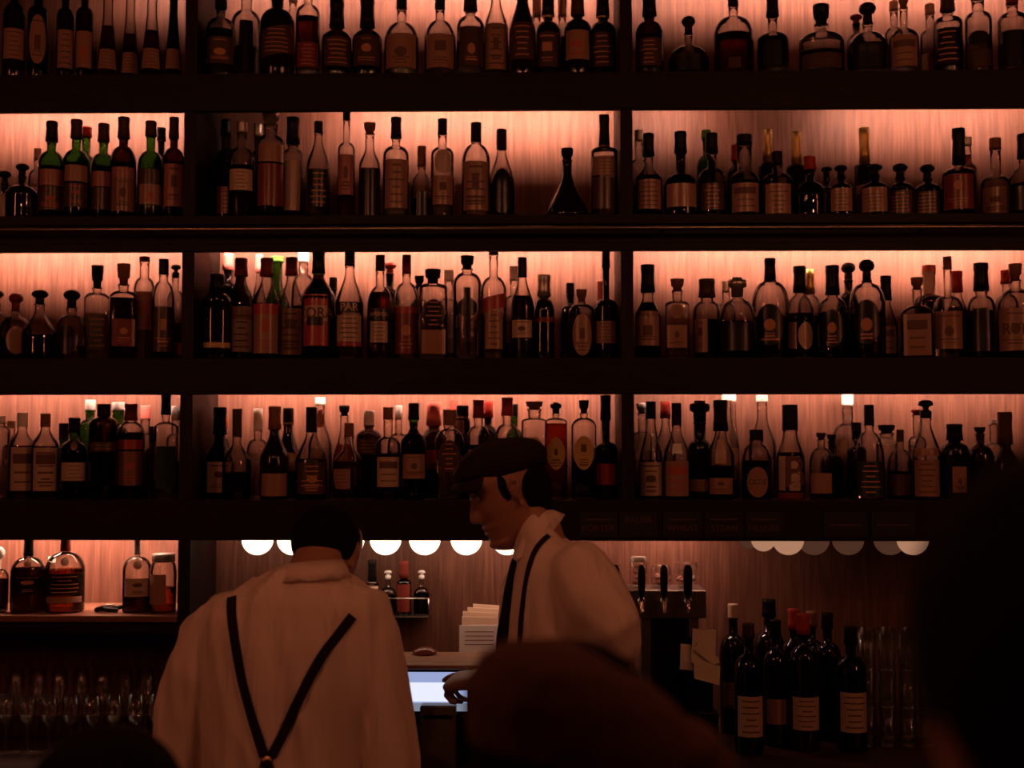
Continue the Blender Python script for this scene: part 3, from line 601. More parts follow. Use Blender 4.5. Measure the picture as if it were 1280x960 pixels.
 (901, 500, 33, 0, 'slope', 'C', 'd.34', 'lk', 38, 't0622E c3660/.4', .44, .68, .42), (909, 493, 30, 1, 'slope', 'C', 'w.4', 'sw', 7, 'c1848'), (925, 493, 30, 1, 'slope', 'C', 'w.4', 'sw', 7, ''), (953, 494, 34, 1, 'slope', 'C', 'w.4', 'sw', 7, ''), (946, 537, 37, 0, 'dome', 'C', 'd.56', 'sk', 12, 'Ot0447/.75=OLDE', .50, .80, .42),
 (988, 506, 35, 0, 'burg', 'C', 'd.50', 'sk', 30, 'c1046/.28@-.6 c1046X/.4@.35=B m0008', .42, .70, .50), (1027, 541, 30, 0, 'dome', 'C', 'a.4', 'kd', 8, 't1040', .5, .78, .3), (1040, 543, 28, 1, 'dome', 'A', 'd.5', 'kk', 8, ''), (1060, 493, 36, 1, 'dome', 'C', 'w.5', 'sw', 12, 'c1856/.35@-.3', .58, .72, .36),
 (1071, 528, 24, 0, 'tall', 'K', '', 'sk', 10, ''), (1087, 506, 36, 0, 'dome', 'C', 'w.4', 'sk', 24, 'b0440L', .38, .72, .30), (1109, 531, 26, 1, 'std', 'C', 'w.4', 'kk', 10, 'w7484', .7, .8, .6), (1126, 537, 32, 0, 'dome', 'C', 'd.40', 'sd', 14, 'd0636', .44, .72, .26), (1142, 550, 14, 1, 'tall', 'C', 'w.4', 'sc', 6, 'p0850'),
 (1158, 500, 34, 0, 'burg', 'C', 'd.4', 'pk', 22, 't0440L t4452', .46, .76, .36), (1147, 512, 22, 1, 'tall', 'C', 'w.4', 'km', 6, ''), (1194, 530, 36, 0, 'dome', 'K', '', 'lk', 20, 't1044E@.3/.5', .56, .76, .42), (1226, 534, 34, 0, 'dome', 'A', 'd.5', 'kk', 8, '', .5, .76, .3), (1243, 524, 22, 1, 'tall', 'C', 'w.4', 'sc', 6, ''), (1257, 515, 34, 0, 'slope', 'A', 'd.5', 'ld', 40, '', .4, .6, .4)],
5: [
 (-3, 683, 26, 0, 'dome', 'C', 'd.5', 'bw', 26, ''), (35, 670, 42, 0, 'dome', 'C', 'd.58', 'lk', 24, 'Oo6072/.28 Ok2450/.9E', .50, .76, .22), (64, 696, 26, 1, 'dome', 'C', 'w.5', 'sw', 6, ''), (81, 670, 48, 0, 'dome', 'C', 'a.56', 'lm', 18, 'Oc6274/.24R k2452L t1422', .54, .80, .20),
 (171, 671, 35, 0, 'dome', 'C', 'd.30', 'sw', 20, 'Oc5872/.32 c2246E', .56, .74, .22)]}
ORD = 'leftmost second third fourth fifth sixth seventh eighth ninth tenth eleventh twelfth thirteenth fourteenth fifteenth sixteenth seventeenth eighteenth nineteenth twentieth twenty-first twenty-second twenty-third twenty-fourth twenty-fifth twenty-sixth twenty-seventh twenty-eighth twenty-ninth thirtieth'.split()
placed = []
def free(x, Y, r, row):
    return all((x - a) ** 2 + (Y - b) ** 2 >= (r + c + .0015) ** 2 for a, b, c, rw in placed if rw == row)
for row, lst in B.items():
    zb = ROW[row][0]; ztop = ROW[row - 1][0] - BT - .006
    recs = []
    for e in sorted(lst, key=lambda e: (e[3], -e[2])):
        cx, top, wpx, back, kind, glass, liq, cap, hcpx, labels = e[:10]
        o = list(e[10:]) + [None] * 3
        best = None
        for dY in ([0, .02, -.01, .035, .05, .065, .08, .095, .11] if not back else [0, .015, -.015, .03, .04, .05, -.03, -.045, -.06]):
            Y = (.085 if not back else .205) + dY; sl = .0; r = wpx / 2 * S(Y)
            if Y - r < .024 and not back: Y = .024 + r + .001; r = wpx / 2 * S(Y)
            if Y + r > WALL_Y - .003: Y = WALL_Y - .004 - r
            x = P(cx, 480 + (top + 60 - 480) * 1.0, Y).x
            if kind in ('sq', 'crf'): r *= 1.08
            if cx < 234: x = min(x, DL[0] - .003 - r)
            elif cx < 784: x = max(min(x, DR[0] - .003 - r), DL[1] + .003 + r)
            else: x = max(x, DR[1] + .003 + r)
            if free(x, Y, r, row): best = (x, Y, r); break
        if best is None:
            for k in range(1, 30):
                r2 = r * (1 - .025 * k)
                for Yt in ([.085, .11, .15] if not back else [.2, .22, .24, .25, .18]):
                    if Yt + r2 > WALL_Y - .003: Yt = WALL_Y - .004 - r2
                    if free(x, Yt, r2, row): best = (x, Yt, r2); break
                if best: break
        if best is None: continue
        x, Y, r = best; placed.append((x, Y, r, row))
        if kind in ('sq', 'crf'): r /= 1.08
        h = min(P(cx, top, Y).z, ztop) - zb
        if .10 < Y < .16 + r * .3: h = min(h, ztop - .018 - zb)
        recs.append((x, Y, r, h, min(hcpx * S(Y), h * .4), e, o))
    recs.sort(key=lambda q: q[0])
    cnt = {}
    for (x, Y, r, h, hc, e, o) in recs:
        cx, top, wpx, back, kind, glass, liq, cap, hcpx, labels = e[:10]
        bay = 'left' if x < DL[0] else ('middle' if x < DR[0] else 'right')
        k = cnt[bay] = cnt.get(bay, -1) + 1
        l1 = labels.split()[0] if labels else ''
        l1c = l1.lstrip('OD')[:1]
        look = '%s %s bottle, %s %s' % (GW[glass], WORD[kind], CN[cap[1]].replace('dark ', ''), STY[cap[0]])
        if l1c: look += ', %s label' % CN[l1c].replace('dark ', '')
        loc = '%s shelf, %s bay, %s from left' % (SHELF_NAMES[row], bay, ORD[k]) if k else '%s shelf, leftmost in %s bay' % (SHELF_NAMES[row], bay)
        nm = 'wine_bottle' if kind == 'wine' else 'liquor_bottle'
        rz = math.atan2(x - CAM.x, -(CAM.y - Y)) * -1 + rnd.uniform(-.08, .08)
        t = empty(nm, (x, Y, zb), rz, look + ', ' + loc, 'bottle', 'bottles on the %s shelf' % SHELF_NAMES[row])
        build_bottle(t, kind, r, h, hc, glass, liq, cap, labels, o[0], o[1], o[2])

# ------------------------------------------------------------------ back counter
cf = -0.36
co = empty('back_counter', (0, (cf + WALL_Y) / 2, 0), 0, 'dark wooden counter running under the shelves along the wall', 'counter')
hy = (WALL_Y - cf) / 2 - .001
bm = bmesh.new(); box(bm, (X0, -hy, CT - .04), (X1, hy, CT), .003); link('worktop', bm, M['counter'], co, False)
bm = bmesh.new(); box(bm, (X0, -hy + .05, 0), (X1, hy, CT - .04)); link('cabinet_front', bm, M['fascia'], co, False)

# globe bulbs under the fourth shelf
M['globe_on'] = emit('lit frosted globe', (1.0, 0.66, 0.46), 4.0)
M['globe_off'] = emit('faint frosted globe', (1.0, 0.48, 0.28), 0.42); M['globe_dim'] = emit('nearly dark frosted globe', (1.0, 0.40, 0.22), 0.07)
M['brass'] = plain('brass socket', (0.35, 0.22, 0.10), 0.3, metal=1.0)
gt = ROW[4][0] - BT
globes = [(322, 1), (366, 1), (436, 1), (482, 1), (531, 1), (583, 1), (634, 1), (936, 0), (954, 0), (985, 0), (1017, 0), (1060, 0), (1112, 0), (1141, 0)]
gl_lab = {322: 'lit white globe, leftmost under the fourth shelf', 366: 'lit white globe beside the left bartender\'s head, left of it', 436: 'lit white globe just right of the left bartender\'s head', 482: 'lit white globe above the small wire rack bottles',
 531: 'lit white globe above the right end of the wire rack', 583: 'lit white globe above the propped papers', 634: 'lit white globe behind the capped bartender\'s chin', 936: 'pale globe, leftmost of those above the wine bottles', 954: 'pale globe overlapping the leftmost one above the wine bottles',
 985: 'pale globe third above the wine bottles', 1017: 'dim globe above the red-foiled wine bottles', 1060: 'dim globe above the right wine bottles', 1112: 'dim globe above the stacked glasses, left one', 1141: 'pale globe above the stacked glasses, rightmost'}
for gx, on in globes:
    Yg = .09 if gx not in (936, 1017, 1112) else .185
    if gx == 936: Yg = .17
    p = P(gx, 674, Yg); r = 19.5 * S(Yg) if gx not in (936,) else 12 * S(Yg)
    if gx in (954,): r = 15 * S(Yg)
    g = empty('globe_bulb', (p.x, Yg, p.z), 0, gl_lab[gx], 'light bulb', 'globe bulbs under the fourth shelf')
    bm = bmesh.new(); ball(bm, (0, 0, 0), r, 28); link('glass_globe', bm, M['globe_on'] if on else (M['globe_dim'] if gx in (1017, 1060, 1112, 936) else M['globe_off']), g)
    bm = bmesh.new(); lathe(bm, [(.012, r * .92), (.014, r * .95), (.014, gt - p.z)], 14); link('socket', bm, M['brass'], g)

# beer signs on the fourth fascia
M['slate'] = plain('black sign board', (0.006, 0.004, 0.004), 0.7)
M['chalk'] = plain('dim red brown lettering', (0.09, 0.03, 0.022), 0.7)
signs = [(773, 'PORTER', 1, 735), (797, 'BAUER', 2, 0), (855, 'WHEAT', 1, 0), (905, 'STEAM', 1, 0), (955, 'PILSNER', 1, 0), (1060, '', 3, 0), (1118, '', 3, 0)]
cent = {0: 748, 1: 798, 2: 853, 3: 905, 4: 955, 5: 1056, 6: 1116}
for i, (_, txt, lay, _) in enumerate(signs):
    cx = cent[i]; w_ = 24 if i < 5 else 27
    p = P(cx, 656, 0); hw = w_ * S(0); hh = 15.5 * S(0)
    s = empty('beer_sign', (p.x, -0.004, p.z), 0, ('black beer name board reading %s on the shelf front' % txt) if txt else ['small black name board, left one over the wine bottles', 'small black name board, right one over the stacked glasses'][i - 5], 'sign', 'beer name boards')
    bm = bmesh.new(); box(bm, (-hw, -.003, -hh), (hw, .003, hh), .001); link('board', bm, M['slate'], s, False)
    if txt:
        me = text_mesh(txt, .026, .0003); b2 = bmesh.new(); b2.from_mesh(me)
        xs = [v.co.x for v in b2.verts]; sx = min(1, 2 * hw * .86 / (max(xs) - min(xs)))
        for v in b2.verts: v.co = Vector((v.co.x * sx, -.0045, v.co.y + (-.010 if lay == 1 else .014)))
        link('lettering', b2, M['chalk'], s, False, recalc=False)
    if lay in (1, 3):
        b2 = bmesh.new(); z = .016 if lay == 1 else .0
        vs = [b2.verts.new((a * hw * .7, -.0040, z + c)) for a, c in ((-1, -.002), (1, -.002), (1, .002), (-1, .002))]; b2.faces.new(vs)
        link('printed_line', b2, M['chalk'], s, False, recalc=False)

# jar and bottle opener on the lowest left shelf
z5 = ROW[5][0]
Yj = .09; x = P(204, 720, Yj).x; r = 16.5 * S(Yj); h = P(204, 692, Yj).z - z5
if x + r > DL[0] - .004: x = DL[0] - .004 - r
t = empty('glass_jar', (x, Yj, z5), 0, 'glass preserving jar with a metal screw lid beside the left upright', 'jar')
bm = bmesh.new(); lathe(bm, [(r * .9, 0), (r, .006), (r, h * .70), (r * .93, h * .80), (r * .80, h * .86), (r * .80, h * .9)], 28); link('glass_body', bm, G['C'], t)
bm = bmesh.new(); lathe(bm, [(r * .88, .006), (r * .93, .01), (r * .93, h * .42)], 28); link('contents', bm, LQ['a'], t)
bm = bmesh.new(); lathe(bm, [(r * .84, h * .86), (r * .86, h * .87), (r * .86, h * .97), (r * .83, h)], 28); link('lid', bm, CP['s'], t)
bm = patch(Shape('jar', r, h, .001), -.9, .5, h * .15, h * .66, .0008); link('label', bm, LB['t'], t, recalc=False)
p = P(135, 764, .07)
t = empty('pourer_pile', (p.x, .07, z5), 0, 'small dark crumpled thing lying on the lowest left shelf', 'bar tool')
t.name = 'bar_tool'
bm = bmesh.new(); tube(bm, [(-.035, 0, .008), (-.012, -.01, .014), (.01, .005, .009), (.045, .012, .018)], [.008, .010, .009, .006]); tube(bm, [(-.02, .012, .007), (.0, -.012, .010), (.03, -.008, .008)], [.006, .008, .006])
fuse('handle', bm, .003, M['black'], t, 2)
bm = bmesh.new(); tube(bm, [(-.005, .0, .0225), (.02, .004, .022)], [.003, .003], 8); link('metal_tip', bm, M['chrome'], t)

# wire rack of bitters on the panelling
Yr = .22; zr = P(490, 769, Yr).z; xa, xb = P(436, 769, Yr).x, P(537, 769, Yr).x; xm = (xa + xb) / 2; hw = (xb - xa) / 2
t = empty('wire_rack', (xm, Yr, zr), 0, 'thin metal rack on the panelling holding small bitters bottles', 'rack')
bm = bmesh.new(); box(bm, (-hw, -.035, -.003), (hw, WALL_Y - Yr, 0), .0008); link('rack_shelf', bm, M['steel'], t, False)
zt = P(490, 748, Yr - .035).z - zr
bm = bmesh.new(); tube(bm, [(-hw, WALL_Y - Yr, zt), (-hw, -.035, zt), (hw, -.035, zt), (hw, WALL_Y - Yr, zt)], .0018, 8, False); link('front_wire', bm, M['chrome'], t)
for k, sx in enumerate((-1, 1)):
    bm = bmesh.new(); tube(bm, [(sx * hw, -.035, 0), (sx * hw, -.035, zt)], .0018, 8, False); link('side_wire', bm, M['chrome'], t)
for (cx, top, wp, kind, glass, liq, cap, hc, lab, b_, n_, nw, look) in [
  (465, 700, 17, 'std', 'A', 'd.6', 'lk', 26, 'c0862L/1.2', .58, .64, .5, 'small bitters bottle with black cap and cream label, leftmost upright in wire rack'),
  (485, 713, 21, 'dome', 'C', 'd.45', 'pw', 10, '', .42, .62, .3, 'small round dasher bottle with pale stopper, second in the wire rack'),
  (505, 701, 18, 'std', 'A', 'd.6', 'lm', 20, 'm0858', .58, .66, .5, 'small bitters bottle with dark red foil, third in the wire rack'),
  (527, 713, 20, 'dome', 'C', 'd.5', 'pw', 10, '', .42, .62, .3, 'small round dasher bottle with pale stopper at the right end of the rack')]:
    x = P(cx, 745, Yr).x; h = P(cx, top, Yr).z - zr
    t = empty('bitters_bottle', (x, Yr, zr), 0, look, 'bottle', 'small bottles in the wire rack')
    build_bottle(t, kind, wp / 2 * S(Yr), h, hc * S(Yr), glass, liq, cap, lab, b_, n_, nw)
t = empty('bitters_bottle', (P(452, 760, Yr).x - .003, Yr, zr + .006), 0, 'small paper-wrapped bottle leaning in the wire rack beside the left bartender', 'bottle', 'small bottles in the wire rack')
t.rotation_euler = (0, R(-27), 0)
build_bottle(t, 'std', .0145, .105, .02, 'A', 'd.5', 'sk', 'w0880L/1.4', .7, .78, .5)

# tap tower
Yt = .02; x0, x1 = P(770, 745, Yt).x, P(880, 745, Yt).x; zt, zb = P(830, 738, Yt - .05).z, P(830, 773, Yt - .05).z
xm = (x0 + x1) / 2; hw = (x1 - x0) / 2
t = empty('beer_tap_tower', (xm, Yt, CT), 0, 'steel box beer tap tower with four black handles', 'tap tower')
bm = bmesh.new(); box(bm, (-hw, -.05, zb - CT), (hw, .10, zt - CT), .003); link('tap_box', bm, M['steel'], t, False)
for px in (806, 866):
    bm = bmesh.new(); x = P(px, 800, Yt).x - xm; box(bm, (x - .014, -.03, 0), (x + .014, .05, zb - CT), .003); link('column', bm, M['steel'], t, False)
bm = bmesh.new(); box(bm, (P(812, 800, Yt).x - xm + .004, -.028, 0), (P(860, 800, Yt).x - xm - .004, .09, zb - CT - .0005), .003); link('dark_housing', bm, M['black'], t, False)
for px in (770, 802, 830, 860):
    Yh = Yt - .085; q = P(px, 745, Yh); x = q.x - xm; zc = P(px, 752, Yh).z - CT
    bm = bmesh.new(); tube(bm, [(x, -.05, zc), (x, -.09, zc)], [.009, .009], 12); ball(bm, (x, -.085, zc), .013, 16)
    tube(bm, [(x, -.09, zc), (x, -.10, zc - .028)], [.009, .007], 12); fc = fuse('faucet', bm, .0025, M['chrome'], t, 2)
    hh = zc + .016; top = P(px, 706, Yh).z - CT
    bm = bmesh.new(); w0 = .010 if px != 860 else .012
    loft(bm, [((x, -.085, hh - .004), (w0 * .6, 0, 0), (0, .006, 0)), ((x, -.085, hh + .012), (w0, 0, 0), (0, .009, 0)), ((x, -.085, hh + (top - hh) * .6), (w0 * 1.12, 0, 0), (0, .009, 0)), ((x, -.085, top - .012), (w0 * 1.05, 0, 0), (0, .008, 0)), ((x, -.085, top), (w0 * .55, 0, 0), (0, .005, 0))], 18, 2.6)
    link('tap_handle', bm, M['black'], t)
# garnish jars on the tap tower
M['candy'] = plain('pale sweets', (0.62, 0.30, 0.20), 0.5, scale=30)
def garnish(px, wpx, top, lid, Yc, label, name, seed, fill):
    x = P(px, 720, Yc).x; r = wpx / 2 * S(Yc); h = P(px, top, Yc).z - zt
    g = empty(name, (x, Yc, zt), 0, label, 'jar' if 'jar' in name else 'glass')
    pr = [(r * .8, 0), (r * .95, .006), (r, .015), (r, h * .8), (r * .9, h * (.9 if lid else 1))] if 'bowl' not in name else [(r * .5, 0), (r * .55, .004), (r * .35, .010), (r * .5, .016), (r * .95, h * .4), (r, h * .6), (r * .92, h)]
    bm = bmesh.new(); lathe(bm, pr, 24); link('glass_body', bm, G['F'], g)
    if lid:
        bm = bmesh.new(); lathe(bm, [(r * .82, h * .84), (r * .84, h * .85), (r * .84, h * .99), (r * .8, h)], 24); link('lid', bm, CP['w'], g)
    rr = random.Random(seed)
    n = 0
    for k in range(60):
        a, q = rr.random() * 6.28, rr.random() ** .5 * (r * .78 - .006); zz = rr.uniform(.02 if 'bowl' in name else .009, h * fill)
        if n >= 14: break
        bm = bmesh.new(); ball(bm, (q * math.sin(a), q * math.cos(a), zz), (.0075, .0075, .006), 10); s = link('sweet', bm, M['candy'], g); n += 1
garnish(798, 22, 696, True, .06, 'small glass jar of sweets with a white lid on the tap tower', 'sweet_jar', 1, .7)
garnish(826, 26, 706, False, .065, 'open square-ish glass jar of sweets, middle of the tap tower top', 'sweet_jar', 2, .6)
garnish(857, 32, 703, False, .06, 'wide glass bowl on the right end of the tap tower', 'glass_bowl', 3, .38)
garnish(765, 24, 706, False, .06, 'glass jar of sweets behind the capped bartender\'s shoulder', 'sweet_jar', 4, .8)

# white napkins / folded papers beside the tap tower
M['napkin'] = plain('white paper', (0.72, 0.60, 0.47), 0.8, scale=25)
def paper(poly, Y, tilt, label, name, mat, group=None, th=.006, cat='paper'):
    pts = [P(a, b, Y) for a, b in poly]; c = sum(pts, Vector()) / len(pts)
    o = empty(name, c, 0, label, cat, group)
    bm = bmesh.new(); fr = [bm.verts.new((p.x - c.x, -th / 2 + (p.z - c.z) * tilt, p.z - c.z)) for p in pts]
    bk = [bm.verts.new((v.co.x, v.co.y + th, v.co.z)) for v in fr]; n = len(fr)
    bm.faces.new(fr); bm.faces.new(bk[::-1])
    for i in range(n): bm.faces.new((fr[i], bk[i], bk[(i + 1) % n], fr[(i + 1) % n]))
    link('sheet', bm, mat, o, False); return o
Yn = -.10
t = empty('napkin_holder', (P(878, 860, Yn).x, Yn + .02, CT), 0, 'dark upright holder carrying folded white napkins', 'holder')
bm = bmesh.new(); box(bm, (-.045, -.02, 0), (.045, .05, .10), .004); link('holder_body', bm, M['black'], t, False)
bm = bmesh.new(); box(bm, (-.038, .035, .10), (.038, .043, P(870, 800, Yn).z - CT), .002); link('back_plate', bm, M['black'], t, False)
paper([(866, 786), (895, 788), (893, 832), (864, 828)], Yn + .025, .05, 'tall folded white napkin at the top of the holder', 'napkin', M['napkin'], 'white napkins', .01)
paper([(872, 802), (898, 822), (899, 828), (890, 830), (868, 812)], Yn + .012, .05, 'narrow folded white napkin slanting across the taller one', 'napkin', M['napkin'], 'white napkins', .008)
paper([(867, 824), (900, 833), (899, 856), (868, 848)], Yn - .004, .05, 'short folded white napkin at the front of the holder', 'napkin', M['napkin'], 'white napkins', .008)
paper([(851, 805), (864, 806), (866, 838), (850, 836)], Yn + .038, .05, 'shadowed white napkin at the left of the holder', 'napkin', M['napkin'], 'white napkins', .006)

# wine bottles on the counter
wb = [(917, 755, 34, .11, 'A', 'sc', 16, 't2040L', 'wine bottle with pale cork, leftmost at the back of the counter group'),
 (936, 779, 36, -.14, 'A', 'ld', 16, 'c1445L', 'wine bottle with cream label at the front left of the group'),
 (962, 749, 40, .15, 'K', 'lk', 20, '', 'tallest all-black wine bottle standing behind the cream-labelled one'),
 (993, 761, 33, .05, 'K', 'lr', 24, 't2042', 'wine bottle with bright red foil, left one of the red pair'),
 (1005, 767, 38, -.10, 'K', 'lr', 24, 'c1640L', 'wine bottle with red foil and cream label, right one of the red pair'),
 (1015, 764, 32, .16, 'K', 'lo', 18, '', 'wine bottle with brown foil behind the red-foiled pair'),
 (1035, 766, 34, .07, 'K', 'lk', 18, '', 'black wine bottle left of the front right labelled one'),
 (1064, 783, 38, -.10, 'A', 'lk', 20, 'c1648L', 'wine bottle with cream label at the front right beside the glasses'),
 (970, 775, 33, -.045, 'K', 'lk', 18, 't1838', 'dark wine bottle with a faint label between the red-foiled and black ones')]
for (cx, top, wp, Y, gl, cap, hc, lab, look) in wb:
    x = P(cx, 850, Y).x; h = P(cx, top, Y).z - CT
    t = empty('wine_bottle', (x, Y, CT), -.03, look, 'bottle', 'wine bottles on the counter')
    build_bottle(t, 'wine', wp / 2 * S(Y) * .98, h, hc * S(Y), gl, 'd.62' if gl == 'A' else '', cap, lab, .62, .76, .34)
# stacked tumblers
lev = (P(1120, 862, .0).z - P(1120, 915, .0).z)
def tumbler(name, x, Y, z, r, h, label, group, flip=False):
    t = empty(name, (x, Y, z), 0, label, 'glass', group)
    bm = bmesh.new(); th = .0028
    if flip: pr = [(r * .96, 0), (r, .001), (r * .86, h), (r * .80, h), (r * .80, h - .012), (r * .94 - th, .002), (r * .94 - th, .001)]
    else: pr = [(r * .80, 0), (r * .86, .003), (r, h), (r - th, h), (r * .84 - th, .014), (r * .3, .012)]
    segs = 24; rings = []
    lathe(bm, pr, segs); link('tumbler_glass', bm, G['F'], t)
    bm = bmesh.new(); lathe(bm, [(r * .78, .001), (r * .80, .003), (r * .80, .013), (r * .76, .0135)], 20); link('thick_base', bm, LQ['w'], t); return t
LV = ['bottom', 'second', 'third']; CO = ['leftmost', 'second', 'third', 'rightmost']
for lv in range(3):
    for c in range(4):
        for d in range(2):
            Y = -.06 + d * .10; x = P(1084 + c * 25, 860, Y).x; hgl = .105
            tumbler('drinking_glass', x, Y, CT + lv * (hgl + .0005), 11.5 * S(Y) , hgl,
                    'stacked tumbler right of the wine bottles, %s layer, %s column, %s row' % (LV[lv], CO[c], ['front', 'back'][d]), 'stacked tumblers beside the wine')
# stemware and tumblers in the dark under the lowest left shelf
gi = 0
for row_, (Y, n_, xs0, dx) in enumerate(((-.16, 8, 8, 27), (.0, 8, 20, 27))):
    for k in range(n_):
        px = xs0 + k * dx; x = P(px, 870, Y).x; r = 11 * S(Y); h = .20 if row_ else .155
        if row_ and abs(x - (DL[0] + DL[1]) / 2) < r + .02 + .02: continue
        g = empty('wine_glass', (x, Y, CT), 0, '%s stemmed glass from the left, %s row on the dark counter at lower left' % (['first', 'second', 'third', 'fourth', 'fifth', 'sixth', 'seventh', 'eighth'][k], ['front', 'back'][row_]), 'glass', 'stemmed glasses at lower left')
        bm = bmesh.new(); lathe(bm, [(r * .85, 0), (r * .85, .0015), (r * .15, .006), (.0035, .012), (.0035, h * .42), (r * .3, h * .47), (r * .75, h * .56), (r, h * .72), (r * .82, h), (r * .78, h), (r * .94, h * .72), (r * .68, h * .57), (.003, h * .48)], 24)
        link('goblet', bm, G['F'], g)

# till: housing, screen, small things on it
Yp = -.24; xa, xb = P(490, 825, Yp).x, P(600, 825, Yp).x; ztop = P(545, 819, Yp + .02).z; zfr = P(545, 831, Yp - .05).z
xm = (xa + xb) / 2; hw = (xb - xa) / 2
t = empty('till_housing', (xm, Yp, CT), 0, 'light wooden ledge over the till screen between the two bartenders', 'till housing')
bm = bmesh.new(); box(bm, (-hw, -.055, zfr - CT - .012), (hw + .02, .16, zfr - CT), .003); link('ledge', bm, M['lightwood'], t, False)
bm = bmesh.new(); box(bm, (-hw + .01, -.005, 0), (hw - .01, .15, zfr - CT - .0125), .002); link('housing_body', bm, M['black'], t, False)
for sx in (-1, 1):
    bm = bmesh.new(); box(bm, (sx * hw - .009, -.05, 0), (sx * hw + .009, .15, zfr - CT - .012), .002); link('side_panel', bm, M['lightwood'], t, False)
ztop = zfr
M['bezel'] = M['black']
Ys = -.275; sa, sb = P(498, 860, Ys), P(588, 860, Ys); s0, s1 = P(545, 892, Ys).z, P(545, 836, Ys).z
t = empty('till_screen', ((sa.x + sb.x) / 2, Ys, CT), 0, 'glowing pale blue till screen in a black frame', 'screen')
w2 = (sb.x - sa.x) / 2
bm = bmesh.new(); box(bm, (-w2, 0, s0 - CT - .01), (w2, .03, s1 - CT), .004); link('frame', bm, M['black'], t, False)
bm = bmesh.new(); box(bm, (-.03, .005, 0), (.03, .03, s0 - CT - .009), .003); link('stand', bm, M['black'], t, False)
M['scr1'] = emit('screen pale blue', (0.42, 0.50, 0.85), 0.75); M['scr2'] = emit('screen white', (0.75, 0.78, 1.0), 1.1); M['scr3'] = emit('screen grey blue', (0.25, 0.28, 0.36), 0.8)
def rect(x0, x1, z0, z1, y, mat, name, par):
    bm = bmesh.new(); bm.faces.new([bm.verts.new(v) for v in ((x0, y, z0), (x1, y, z0), (x1, y, z1), (x0, y, z1))]); return link(name, bm, mat, par, False, recalc=False)
H = lambda py: P(545, py, Ys).z - CT
d = rect(-w2 + .008, w2 - .008, H(889), H(840), -.0006, M['scr1'], 'display', t)
rect(-w2 + .008, w2 - .030, H(877), H(853), -.0010, M['scr2'], 'panel', d)
rect(-w2 + .008, w2 - .008, H(889), H(879), -.0010, M['scr3'], 'bottom_bar', d)
# menu cards on the ledge
M['card'] = plain('cream card', (0.78, 0.58, 0.42), 0.7, scale=20)
M['menu'] = plain('white menu paper', (0.80, 0.78, 0.78), 0.6, scale=20)
Ym = .13; zc_ = 1.055
t = empty('card_box', (P(606, 800, Ym).x, Ym + .02, CT), 0, 'dark box behind the till ledge that the cards stand on', 'box')
bm = bmesh.new(); box(bm, (-.085, -.05, 0), (.085, .06, zc_ - CT - .004), .003); link('box_body', bm, M['black'], t, False)
bm = bmesh.new(); box(bm, (-.087, -.052, zc_ - CT - .004), (.087, .062, zc_ - CT), .001); link('box_lid', bm, M['black'], t, False)
ztop_keep = ztop; ztop = zc_
def standing(xa_, xb_, ytop, Y, mat, label, skew=0, th=.003, cat='card', name='menu_card', lines=0, grp='cards on the till ledge'):
    a, b = P(xa_, 800, Y).x, P(xb_, 800, Y).x; h = P((xa_ + xb_) / 2, ytop, Y).z - ztop
    o = empty(name, ((a + b) / 2, Y, ztop), 0, label, cat, grp); hw_ = (b - a) / 2
    bm = bmesh.new(); box(bm, (-hw_, -th / 2, 0), (hw_, th / 2, h), .0005)
    for v in bm.verts: v.co.y += v.co.z * .08; v.co.z += (v.co.x * skew if v.co.z > h * .5 else 0)
    link('card_sheet', bm, mat, o, False)
    for k in range(lines):
        z = h * (.82 - k * .11); bm = bmesh.new()
        bm.faces.new([bm.verts.new(v) for v in ((-hw_ * .75, -th / 2 - .0006 + z * .08, z), (hw_ * .6, -th / 2 - .0006 + z * .08, z), (hw_ * .6, -th / 2 - .0006 + (z + .0022) * .08, z + .0022), (-hw_ * .75, -th / 2 - .0006 + (z + .0022) * .08, z + .0022))])
        link('printed_line', bm, M['ink'], o, False, recalc=False)
standing(591, 640, 757, Ym + .040, M['card'], 'tallest cream card at the back of the stack on the ledge', -.06)
standing(584, 634, 761, Ym + .028, M['card'], 'cream card second from the back of the ledge stack', -.05)
standing(578, 632, 766, Ym + .016, M['card'], 'cream card in the middle of the ledge stack', -.05)
standing(577, 630, 772, Ym + .006, M['card'], 'cream card just behind the pale menu sheet', -.03)
standing(574, 628, 782, Ym - .008, M['menu'], 'pale bluish menu sheet at the front of the ledge stack', 0, lines=4)
ztop = ztop_keep
t = empty('small_dish', (P(531, 826, -.12).x, -.12, ztop), 0, 'small reddish glass dish lying on the wooden ledge', 'dish')
bm = bmesh.new(); r = 15 * S(-.1); lathe(bm, [(r * .8, 0), (r, .004), (r * .95, .010), (r * .6, .017), (r * .2, .020)], 24); link('dish_bowl', bm, plain('red brown glaze', (.25, .07, .05), .2), t)
# plain box put in for an unknown tan shape below the screen
Yq = -.33
t = empty('card_reader', (P(548, 900, Yq).x, Yq, CT), 0, 'tan box standing just under the till screen', 'box')
bm = bmesh.new(); zq = P(548, 880, Yq).z - CT; hwq = 22 * S(Yq); box(bm, (-hwq, -.025, 0), (hwq, .02, zq), .005); link('box_body', bm, plain('tan plastic', (.20, .12, .07), .5), t, False)
bm = bmesh.new(); box(bm, (-hwq * .8, -.0265, zq * .80), (hwq * .8, -.0245, zq * .86)); link('slot', bm, M['black'], t, False)

